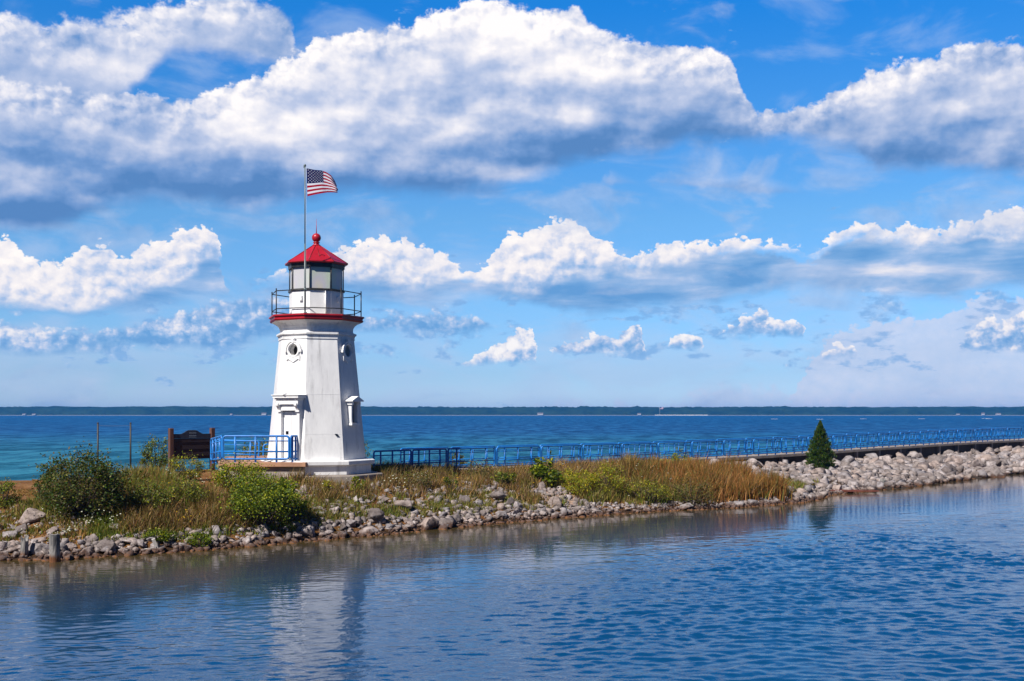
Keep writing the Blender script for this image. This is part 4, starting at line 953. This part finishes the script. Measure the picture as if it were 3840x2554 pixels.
# ------------------------------------------------------------------ vegetation
def rand_rot(n, rng, up=0.0):
    a = rng.normal(size=(n, 3)); a[:, 2] = np.abs(a[:, 2]) + up; a /= np.linalg.norm(a, axis=1)[:, None]
    b = rng.normal(size=(n, 3)); b -= (b * a).sum(1)[:, None] * a; b /= np.linalg.norm(b, axis=1)[:, None]
    return a, b, np.cross(a, b)
def leaves_mesh(name, cen, size, pal, rng, up=.3, asp=.55, w=None, clump_c=None):
    n = len(cen); nn, t, s = rand_rot(n, rng, up)
    L = size * rng.uniform(.6, 1.25, n)[:, None]
    v = np.stack([cen - t * L, cen + s * L * asp + nn * L * .12, cen + t * L, cen - s * L * asp + nn * L * .12], 1).reshape(-1, 3)
    f = np.arange(n * 4).reshape(n, 4); pal = np.array(pal)
    if w is None: w = np.ones(len(pal)) / len(pal)
    c = pal[rng.choice(len(pal), n, p=np.array(w) / sum(w))] * rng.uniform(.85, 1.55, (n, 1)) * np.array([1.08, 1.05, .7])
    return np_mesh(name, v, [f], M_LEAF, np.repeat(c, 4, 0))
def shrub(name, px, py, wpx, hpx, pal, label, n=3000, size=.05, group=None, seed=1, Z=None, clumps=40, cat='shrub', w=None, thin=.5, depth=.8, lean=0, spike=.25):
    rng = np.random.default_rng(seed)
    if Z is None: X, Y, z = G(px, py)
    else: X, Y = FX(px, Z), Z; z = tz(X, Y)
    s = Y / F; rx, H = wpx * s / 2, hpx * s
    root = empty(name, (X, Y, z)); tag(root, label, cat, group)
    cen = []; stems = MB()
    cc = []
    for i in range(clumps):
        th = rng.uniform(0, 6.28); u = rng.uniform(-.75, 1); rr = rng.uniform(.45, 1) ** .5
        p = np.array([math.cos(th) * math.sqrt(max(0, 1 - u * u)) * rr, math.sin(th) * math.sqrt(max(0, 1 - u * u)) * rr * depth, u * rr])
        q_ = p * np.array([rx * .92, rx * .92, H * .47]) + np.array([0, 0, H * .47]); q_[2] *= 1 + rng.uniform(-spike, spike) * .6; q_[0] += lean * q_[2]; cc.append(q_)
        stems.tube([(q_[0] * .12, q_[1] * .12, -.1), (q_[0] * .5, q_[1] * .5, max(.05, q_[2] * .45)), tuple(q_)], .02, 4, r2=.006)
    cc = np.array(cc); k = rng.integers(0, clumps, n); sg_ = rng.uniform(.10, .26, clumps) * min(rx, H)
    cen = cc[k] + rng.normal(size=(n, 3)) * sg_[k][:, None] * np.array([.9, .9, .75]); cen[:, 2] = np.clip(cen[:, 2], .02, None)
    stems.build('stem', M_STEM, root)
    o = ob('foliage', leaves_mesh('foliage', cen, size, pal, rng, w=w), root); return root
DK = [(.028, .048, .010), (.045, .068, .014), (.062, .066, .022), (.095, .062, .030), (.13, .13, .04), (.05, .10, .02)]
GR = [(.06, .105, .010), (.10, .15, .012), (.17, .21, .016), (.26, .27, .02), (.035, .06, .010)]
YL = [(.20, .24, .015), (.30, .30, .02), (.36, .30, .015), (.12, .17, .015), (.22, .12, .03)]
OL = [(.12, .12, .03), (.09, .11, .025), (.18, .14, .05), (.06, .08, .02), (.16, .17, .04)]
BR = [(.14, .085, .05), (.20, .12, .075), (.09, .06, .035), (.12, .11, .04)]
SG = 'shrubs on the bank'
shrub('shrub', 305, 1935, 330, 235, DK, 'big dark leafy shrub below the two thin metal posts', 9000, .050, SG, 11, clumps=90)
shrub('shrub', 175, 1900, 90, 150, DK, 'small arm of dark bush beside the big dark shrub', 1300, .045, SG, 12, clumps=18)
shrub('shrub', 985, 1975, 270, 185, GR, 'bright green spreading shrub below the deck', 8000, .045, SG, 13, clumps=80, spike=.4)
shrub('shrub', 900, 1845, 200, 115, YL + GR, 'yellow green bush in front of the concrete deck', 4500, .042, SG, 14, clumps=50)
shrub('shrub', 1075, 1960, 150, 150, GR, 'dense green bush nearest the lighthouse footing', 4500, .045, SG, 15, clumps=40)
shrub('shrub', 1075, 1790, 130, 90, BR + DK, 'sparse brown twiggy shrub against the deck wall', 1500, .034, SG, 16, clumps=30)
shrub('shrub', 590, 1775, 130, 145, DK + GR, 'green shrub behind the sign board post', 2500, .05, SG, 17, Z=55, clumps=36)
shrub('shrub', 700, 1800, 140, 90, OL + YL, 'low olive bush at the foot of the sign board', 2400, .04, SG, 18, clumps=36)
shrub('shrub', 990, 1760, 210, 95, DK + YL, 'leafy shrub seen through the deck railing', 3200, .05, SG, 19, Z=54.5, clumps=40)
shrub('shrub', 2048, 1820, 110, 108, GR, 'large leaved bright green bush before the walkway railing', 1500, .085, SG, 20, clumps=26)
shrub('shrub', 2140, 1830, 90, 70, YL, 'yellowish weedy bush beside the large leaved green one', 2200, .035, SG, 21, clumps=26)
shrub('shrub', 2270, 1855, 150, 110, YL, 'yellow flecked bush on the meadow slope', 4200, .034, SG, 22, clumps=44)
shrub('shrub', 2180, 1860, 120, 90, YL, 'yellow green bush in the middle of the slope', 3000, .034, SG, 23, clumps=36)
shrub('shrub', 2540, 1770, 130, 66, GR + YL, 'leafy green bush under the walkway edge', 2200, .050, SG, 24, clumps=30)
shrub('shrub', 1890, 1830, 80, 70, GR + OL, 'small green bush on the slope under the railing', 1200, .05, SG, 25, clumps=20)
shrub('shrub', 1340, 1852, 60, 62, YL + GR, 'fresh yellow green tuft at the concrete footing', 900, .035, SG, 26, clumps=16)
shrub('shrub', 1226, 1858, 60, 55, YL, 'small golden weed bush below the footing', 700, .03, SG, 27, clumps=14)
shrub('shrub', 560, 1930, 150, 105, OL + GR, 'olive weedy bush in the meadow between the dark shrub and the green ones', 2400, .036, SG, 61, clumps=40, spike=.6)
shrub('shrub', 700, 1895, 170, 90, GR + OL, 'low green bush on the slope below the sign board', 2400, .036, SG, 62, clumps=40, spike=.6)
shrub('shrub', 20, 1900, 130, 75, GR + OL, 'green weeds at the edge of the lawn above the pink grey boulder', 1800, .040, SG, 63, clumps=30, spike=.6)
shrub('shrub', 600, 2030, 110, 45, GR, 'low fresh green weeds among stones below the meadow', 1200, .035, SG, 64, clumps=24)
shrub('shrub', 745, 2050, 100, 50, GR, 'low green weed patch by the waterline beside the sloping slab', 1200, .035, SG, 65, clumps=24)
shrub('shrub', 2430, 1885, 190, 80, OL + YL, 'olive scrub in the middle of the meadow slope', 3600, .034, SG, 66, clumps=60, spike=.6)
shrub('shrub', 2600, 1890, 200, 95, OL + BR, 'brownish green scrub just before the reeds', 3600, .034, SG, 67, clumps=60, spike=.6)
shrub('shrub', 2330, 1800, 120, 50, BR + OL, 'rust brown scrub under the walkway edge', 1600, .034, SG, 68, clumps=30, spike=.6)
shrub('shrub', 1560, 1830, 130, 60, BR + OL, 'brown twiggy scrub below the shaded railing', 1600, .034, SG, 69, clumps=36, spike=.6)
shrub('shrub', 1800, 1800, 130, 60, OL + BR, 'olive brown scrub below the first walkway panels', 1600, .036, SG, 70, clumps=36, spike=.6)
shrub('shrub', 1690, 1850, 60, 70, GR + OL, 'upright green weed in the middle of the stony slope', 800, .036, SG, 71, clumps=16, spike=.6)
def behind(k): p = wk(k, 3.2); return p
for i, (k, wpx, hp, pal, lb) in enumerate([(-.9, 130, 130, DK + OL, 'dark shrub behind the shaded railing beside the tower'), (1.05, 75, 96, OL + DK, 'brownish green shrub poking above the first walkway panels'), (3.2, 60, 80, DK + GR, 'dark green shrub seen through the walkway railing'), (7.0, 60, 78, OL + YL, 'thin olive sapling rising above the railing'), (6.2, 30, 66, YL + OL, 'small yellowish shrub beside the thin olive sapling'), (12.2, 34, 52, YL, 'slender yellow weed clump behind the far railing'), (16.3, 30, 34, YL + GR, 'low yellow weeds between the far railing panels')]):
    p = behind(k); X, Y = p; px = CX + X * F / Y; shrub('shrub', px, 0, wpx, hp, pal, lb, 900, .05, 'shrubs behind the walkway', 40 + i, Z=Y, clumps=16)
# cedar
def conifer(px, py, wpx, hpx, label):
    rng = np.random.default_rng(77); X, Y, z = G(px, py); s = Y / F; rx, H = wpx * s / 2, hpx * s
    root = empty('cedar_tree', (X, Y, z)); tag(root, label, 'tree')
    MB().tube([(0, 0, -.1), (0, 0, H * .5), (.02, 0, H * .96)], .05, 8, r2=.012).build('trunk', M_STEM, root)
    n = 11000; zz = rng.beta(1.25, 1.6, n); ang = rng.uniform(0, 6.28, n)
    prof = np.interp(zz, [0, .08, .25, .5, .75, .92, 1], [.55, .92, 1.0, .74, .40, .15, .03])
    lump = 1 + .24 * np.sin(ang * 4 + zz * 27) + .20 * np.sin(ang * 3 - zz * 43) + .14 * np.sin(ang * 7 + zz * 70) + rng.normal(size=n) * .08
    rr = rx * prof * lump * rng.uniform(.35, 1, n) ** .35
    cen = np.stack([rr * np.cos(ang), rr * np.sin(ang), zz * H * .99 + rng.normal(size=n) * .02], -1)
    pal = np.array([(.020, .055, .008), (.040, .090, .010), (.070, .13, .012), (.09, .12, .015), (.16, .11, .02)])
    c = pal[rng.choice(5, n, p=[.3, .3, .22, .13, .05])] * rng.uniform(.7, 1.2, (n, 1))
    t = np.stack([np.cos(ang) * .5, np.sin(ang) * .5, np.ones(n)], -1) + rng.normal(size=(n, 3)) * .35; t /= np.linalg.norm(t, axis=1)[:, None]
    sdir = np.cross(t, rng.normal(size=(n, 3))); sdir /= np.linalg.norm(sdir, axis=1)[:, None]; L = .065 * rng.uniform(.6, 1.3, n)[:, None]
    v = np.stack([cen - t * L, cen + sdir * L * .35, cen + t * L, cen - sdir * L * .35], 1).reshape(-1, 3)
    ob('crown', np_mesh('crown', v, [np.arange(n * 4).reshape(n, 4)], M_LEAF, np.repeat(c, 4, 0)), root)
conifer(3076, 1762, 86, 186, 'small pointed cedar tree growing among boulders beside the walkway')

# grasses: every blade in one mesh, nobody could count them
gvs, gcs = [], []
def blades(X, Y, H, W_, pal, rng, lean=.25, w=None):
    n = len(X); Z = terrain(X, Y); ok = (Z > .06) & (np.hypot((X - BARE[0]) * 1.0, Y - BARE[1]) > 1.15 + .4 * wob(X, Y, 4)); X, Y, Z, H = X[ok], Y[ok], Z[ok], (H[ok] if np.ndim(H) else np.full(ok.sum(), H)); n = len(X)
    W_ = W_ * 1.4; lean = lean * 1.4; an = rng.uniform(0, 6.28, n); ln = rng.normal(size=(n, 2)) * lean * H[:, None] + np.array([.05, 0]) * H[:, None]
    wx_, wy_ = np.cos(an) * W_, np.sin(an) * W_; h = H * rng.uniform(.5, 1.15, n)
    b0 = np.stack([X - wx_, Y - wy_, Z - .02], -1); b1 = np.stack([X + wx_, Y + wy_, Z - .02], -1)
    m0 = np.stack([X - wx_ * .7 + ln[:, 0] * .35, Y - wy_ * .7 + ln[:, 1] * .35, Z + h * .55], -1); m1 = np.stack([X + wx_ * .7 + ln[:, 0] * .35, Y + wy_ * .7 + ln[:, 1] * .35, Z + h * .55], -1)
    tp = np.stack([X + ln[:, 0], Y + ln[:, 1], Z + h], -1)
    gvs.append(np.stack([b0, b1, m1, m0, tp], 1).reshape(-1, 3)); pal = np.array(pal)
    c = pal[rng.choice(len(pal), n, p=None if w is None else np.array(w) / sum(w))] * rng.uniform(.7, 1.45, (n, 1)) * np.array([1.12, 1.0, .75]); gcs.append(np.repeat(c, 5, 0))
    return tp
TAN = [(.30, .18, .07), (.24, .13, .055), (.34, .23, .11), (.18, .11, .045), (.14, .13, .04)]
GRN = [(.10, .16, .02), (.14, .19, .025), (.08, .12, .02), (.20, .20, .04)]
OLV = [(.15, .14, .035), (.20, .16, .05), (.11, .12, .03), (.24, .18, .08), (.13, .085, .045)]
REED = [(.30, .145, .045), (.24, .11, .035), (.40, .22, .09), (.17, .085, .03), (.17, .13, .04), (.12, .12, .03)]
MAU = [(.16, .10, .075), (.22, .14, .10), (.13, .10, .05), (.18, .15, .06)]
g7 = np.random.default_rng(17)
def patch(px0, px1, d0, d1, n, H, pal, W_=.010, lean=.25, w=None, clump=0):
    """blades between two photo columns, d metres inland of the near shore"""
    X0 = FX(px0, Zs(np.interp(px0, [a for a, b in _sh], [b for a, b in _sh]))); X1 = FX(px1, Zs(np.interp(px1, [a for a, b in _sh], [b for a, b in _sh])))
    if clump:
        m = max(4, n // clump); cx2 = g7.uniform(X0, X1, m); cd = g7.uniform(d0, d1, m); k = g7.integers(0, m, n); kh = g7.uniform(.6, 1.25, m)[k]; X = cx2[k] + g7.normal(size=n) * .16; d = cd[k] + g7.normal(size=n) * .16
    else: X = g7.uniform(X0, X1, n); d = g7.uniform(d0, d1, n); kh = np.ones(n)
    i = np.clip(np.searchsorted(SHORE[:, 0], X) - 1, 0, len(SHORE) - 2); e = SHORE[i + 1] - SHORE[i]; e = e / np.linalg.norm(e, axis=1)[:, None]
    Xp = X - e[:, 1] * d; Yp = np.interp(X, SHORE[:, 0], SHORE[:, 1]) + e[:, 0] * d
    ok = ~((Xp > -4) & (Yp > 53 + (Xp + 3.074) * .945 - .25)) & (np.hypot(Xp - TX, Yp - TY) > 2.75) & ~((Xp > -13.0) & (Xp < -8.0) & (Yp > 44.75)) & (Yp < 63)
    Xp, Yp = Xp[ok], Yp[ok]; hh = H * kh[ok] * (.55 + .6 * (wob(Xp * 1.3, Yp * 1.3, 1.5) * .5 + .5))
    return blades(Xp, Yp, hh, W_, pal, g7, lean, w)
flw = []
patch(-150, 560, 3.0, 26, 26000, .10, TAN, .014)                       # mown dry lawn
patch(-150, 560, 1.0, 4.6, 7500, .20, GRN + OLV + TAN, .012, clump=60)
patch(-60, 120, 2.4, 4.6, 2500, .40, GRN + OLV, .012, clump=50)
patch(480, 830, 2.4, 8, 15000, .70, OLV + GRN + GRN + TAN, .012, clump=40)
patch(520, 1000, 1.0, 3.6, 12000, .55, TAN + MAU + OLV, .011, clump=60)
patch(400, 1150, .7, 2.0, 7000, .28, GRN, .012, clump=50)
patch(1060, 1250, .9, 5, 5000, .32, OLV + TAN, .010, clump=40)
patch(1250, 1700, .9, 2.6, 5000, .26, GRN + OLV, .010, clump=50)
patch(1300, 2060, 2.4, 8.5, 17000, .52, OLV + MAU + TAN, .010, clump=60)
patch(1480, 1960, 4.5, 9, 8000, .65, MAU + OLV, .010, clump=60)
patch(1700, 2120, .8, 2.6, 4500, .28, GRN + OLV, .010, clump=50)
patch(2060, 2960, 1.3, 10, 34000, .62, OLV + TAN + MAU, .013, clump=70)
patch(2120, 2960, .9, 3.2, 15000, .55, GRN + OLV, .013, clump=70)
patch(2320, 2700, 4, 9, 10000, .75, TAN + MAU, .012, clump=60)
patch(2660, 2990, .6, 4.6, 17000, 1.2, REED, .014, .16, clump=45)
patch(2500, 2760, 2.0, 6, 8000, 1.0, REED + OLV + OLV, .014, .2, clump=50)
patch(2960, 3190, 1.2, 3.2, 4500, .45, GRN + OLV, .014, clump=50)
patch(3260, 3400, 1.8, 3.6, 2400, .45, GRN, .015, clump=50)
patch(3180, 3500, 3.0, 6, 900, .45, OLV + GRN, .014, clump=60)
patch(2900, 3120, 6, 10, 1800, .7, OLV + MAU, .013, clump=60)
# far side fringe behind the walkway
kk = g7.uniform(-2, 21, 9000); off = g7.uniform(2.1, 4.2, 9000); blades(-3.074 + 2.274 * kk - .687 * off, 53 + 2.1487 * kk + .727 * off, np.full(9000, .5) * g7.uniform(.4, 1.1, 9000), .013, OLV + TAN + MAU, g7)
v = np.vstack(gvs); n = len(v) // 5; b_ = np.arange(n)[:, None] * 5
grass = ob('grass', np_mesh('grass', v, [b_ + np.array([0, 1, 2, 3]), b_ + np.array([3, 2, 4])], M_GRASS, np.vstack(gcs))); tag(grass, 'dry and green grasses and reeds covering the bank', 'grass', kind='stuff')
# wild flower heads
pts, pc = [], []
def flowers(n, px0, px1, d0, d1, col, H):
    gvs.clear(); gcs.clear(); tp = patch(px0, px1, d0, d1, n, H, [col], .004, .1, clump=6)
    pts.append(tp); pc.append(np.tile(col, (len(tp), 1)))
WHf, YEf = (.80, .78, .70), (.75, .50, .02)
for a in [(150, 20, 600, 1, 4.5, WHf, .5), (120, 1380, 1900, 2.5, 8, WHf, .62), (150, 2350, 2900, 1.2, 6, WHf, .75), (120, 2100, 2400, 1.2, 6, YEf, .7), (60, 560, 1150, 1, 6, YEf, .7), (60, 560, 1150, 1, 6, WHf, .6), (40, 1200, 2000, 1, 6, YEf, .6)]: flowers(*a)
pts = np.vstack(pts); pc = np.vstack(pc); s_ = g7.uniform(.014, .034, len(pts))[:, None, None]
v = (pts[:, None, :] + V1[None] * s_ * np.array([1, 1, .6])).reshape(-1, 3); nfl = len(V1)
f = (F1[None] + (np.arange(len(pts)) * nfl)[:, None, None]).reshape(-1, 3)
fl = ob('wildflowers', np_mesh('wildflowers', v, [f], M_PETAL, np.repeat(pc, nfl, 0))); tag(fl, 'small white and yellow flower heads among the grasses', 'flowers', kind='stuff')
# bleached dead bush
X, Y, z = G(3235, 1835); db = MB(); rr = random.Random(4)
for i in range(70):
    a_ = rr.uniform(0, 6.28); e_ = rr.uniform(.1, 1.3); L = rr.uniform(.5, 1.1); d_ = Vector((math.cos(a_) * math.cos(e_), math.sin(a_) * math.cos(e_) * .6, math.sin(e_)))
    db.tube([(0, 0, 0), d_ * L * .5 + Vector((rr.uniform(-.05, .05), 0, .03)), d_ * L], .014, 4, r2=.004)
o = db.build('dead_bush', M_TWIG); o.location = (X, Y, z); o.scale = (1.1, 1, .85); tag(o, 'bleached leafless dead bush at the waterline near the leaning stump', 'dead bush')

# ------------------------------------------------------------------ far shore
M_FAR, _t, _b = mat('distant_forest', rough=.95, spec=.05)
_t.links.new(ramp(_t, fbm(_t, pos(_t), .02, 6, .7, mscale=(1, 1, 3)), [(.35, (.004, .014, .008)), (.65, (.022, .045, .020))]), _b.inputs['Base Color'])
M_SAND = mat('distant_beach', (.30, .27, .24), .9)[0]
SH0 = 3000.0
def ridge(x): return 20.5 + .5 * np.sin(x * .0021 + 1) + .4 * np.sin(x * .011) + 1.2 * (x < -300) * np.minimum(1, (-300 - x) / 600)
fx_ = np.arange(-2600, 2600, 5.0); rows = [(0, .0), (4, .55), (10, .86), (25, 1.0), (60, 1.0), (140, 1.08), (400, 1.0)]
vv = []
for j, (dyy, hh) in enumerate(rows):
    nz = g7.normal(size=len(fx_)) * (.9 if j else 0) ; nz = nz + (g7.normal(size=len(fx_) // 6 + 1).repeat(6)[:len(fx_)]) * (.9 if j else 0)
    vv.append(np.stack([fx_ + g7.normal(size=len(fx_)) * 1.0, np.full(len(fx_), SH0 + 14 + dyy) + g7.normal(size=len(fx_)) * (1.5 if j else .5), 1.0 + ridge(fx_) * hh + nz], -1))
vv = np.vstack(vv); nx = len(fx_); idx = np.arange(len(vv)).reshape(len(rows), nx)
fq = np.stack([idx[:-1, :-1], idx[:-1, 1:], idx[1:, 1:], idx[1:, :-1]], -1).reshape(-1, 4)
fw = ob('forest', np_mesh('forest', vv, [fq], M_FAR)); tag(fw, 'long low band of blue green forest along the far shore', 'forest', kind='stuff')
bs = MB()
for x0 in np.arange(-2600, 2600, 100.0): bs.add([(x0, SH0, -.5), (x0 + 100, SH0, -.5), (x0 + 100, SH0 + 6, 1.0), (x0, SH0 + 6, 1.0), (x0, SH0 + 500, 1.2), (x0 + 100, SH0 + 500, 1.2)], [(0, 1, 2, 3), (3, 2, 5, 4)])
bch = bs.build('beach', M_SAND); tag(bch, kind='structure')
spit = MB().box((FX(2555, 2960), 2960, .6), (140, 12, 2.6)).build('shore', mat('pale_sand_spit', (.75, .70, .64), .9)[0], None, .4); tag(spit, kind='structure')
M_HW = mat('house_wall', (.50, .49, .48), .8)[0]; M_HR = mat('house_roof', (.20, .16, .15), .9)[0]
for i, (px, wd, ht, lb) in enumerate([(90, 8, 4, 'tiny white cottage on the far shore beyond the big dark shrub'), (127, 9, 4, 'tiny white cottage nearest the tall posts on the far shore'), (867, 6, 4, 'tiny pale house on the far shore behind the deck railing'), (990, 12, 6, 'pale open fronted far shore house just beside the lighthouse'), (2026, 15, 6, 'long pale far shore house across from the walkway start'), (2397, 9, 5, 'white cottage beside the far sand spit'), (3593, 8, 4, 'tiny reddish house on the far shore beyond the walkway'), (3687, 7, 6, 'tiny white house on the far shore above the walkway'), (3744, 12, 5, 'wide pale house at the far end of the shore')]):
    X = FX(px, SH0 + 3); r_ = empty('house', (X, SH0 + 4, .8)); tag(r_, lb, 'house', 'houses on the far shore')
    MB().box((0, 0, ht * .35), (wd, 6, ht * .7)).build('wall', M_HW, r_)
    h2 = ht * .7; MB().add([(-wd / 2 - .5, -3.5, h2), (wd / 2 + .5, -3.5, h2), (wd / 2 + .5, 3.5, h2), (-wd / 2 - .5, 3.5, h2), (-wd / 2 - .5, 0, h2 + ht * .4), (wd / 2 + .5, 0, h2 + ht * .4)], [(0, 1, 5, 4), (2, 3, 4, 5), (0, 4, 3), (1, 2, 5), (0, 3, 2, 1)]).build('roof', M_HR, r_)
X = FX(2474, 2960); fr_ = empty('distant_flagpole', (X, 2960, 1.5)); tag(fr_, 'white flagpole on the far sand spit', 'flagpole')
MB().tube([(0, 0, 0), (0, 0, 21)], .35, 8).build('pole', M_HW, fr_); MB().lathe([(.05, -.5), (.5, 0), (.05, .5)], 8, (0, 0, 21.3)).build('finial', M_HW, fr_)
df = empty('distant_flag', (X + .4, 2960, 22)); tag(df, 'tiny striped flag on the distant flagpole', 'flag')
for j in range(7):
    MB().box((4.5, 0, -j * .8), (9, .1, .8)).build('stripe', M_FR if j % 2 == 0 else M_FW, df)
MB().box((1.9, -.08, -.9), (3.8, .12, 2.8)).build('canton', M_FB, df)
# foam on a few breaking waves
fo = MB(); M_FOAM = mat('foam', (.8, .82, .84), .9)[0]
for px, py in ((2905, 1571.5), (3075, 1572.5), (3236, 1571), (3455, 1571), (3695, 1570), (3710, 1570.4), (2370, 1630), (2890, 1700)):
    if py > 1600: continue
    Z = Zs(py); X = FX(px, Z)
    for t in range(5): fo.lathe([(.2, -.1), (.8, .03), (.5, .10), (.1, .14)], 8, (X + (t - 2) * 1.1, Z + random.uniform(-1, 1), .05))
foam = fo.build('foam', M_FOAM); tag(foam, 'scattered white foam on breaking waves far out', 'foam', kind='stuff')

# ------------------------------------------------------------------ haze over the lake
hm = bpy.data.materials.new('haze'); hm.use_nodes = True; ht_ = hm.node_tree; ht_.nodes.clear()
pv = nd(ht_, 'ShaderNodeVolumePrincipled'); pv.inputs['Color'].default_value = (.05, .35, .95, 1); pv.inputs['Density'].default_value = 1.5e-4; pv.inputs['Anisotropy'].default_value = 0.0
oo = nd(ht_, 'ShaderNodeOutputMaterial'); ht_.links.new(pv.outputs[0], oo.inputs['Volume'])
hz = MB().box((0, 1650, 13.7), (7200, 3900, 32.6)).build('haze', hm); tag(hz, 'thin blue air over the lake', 'haze', kind='stuff')
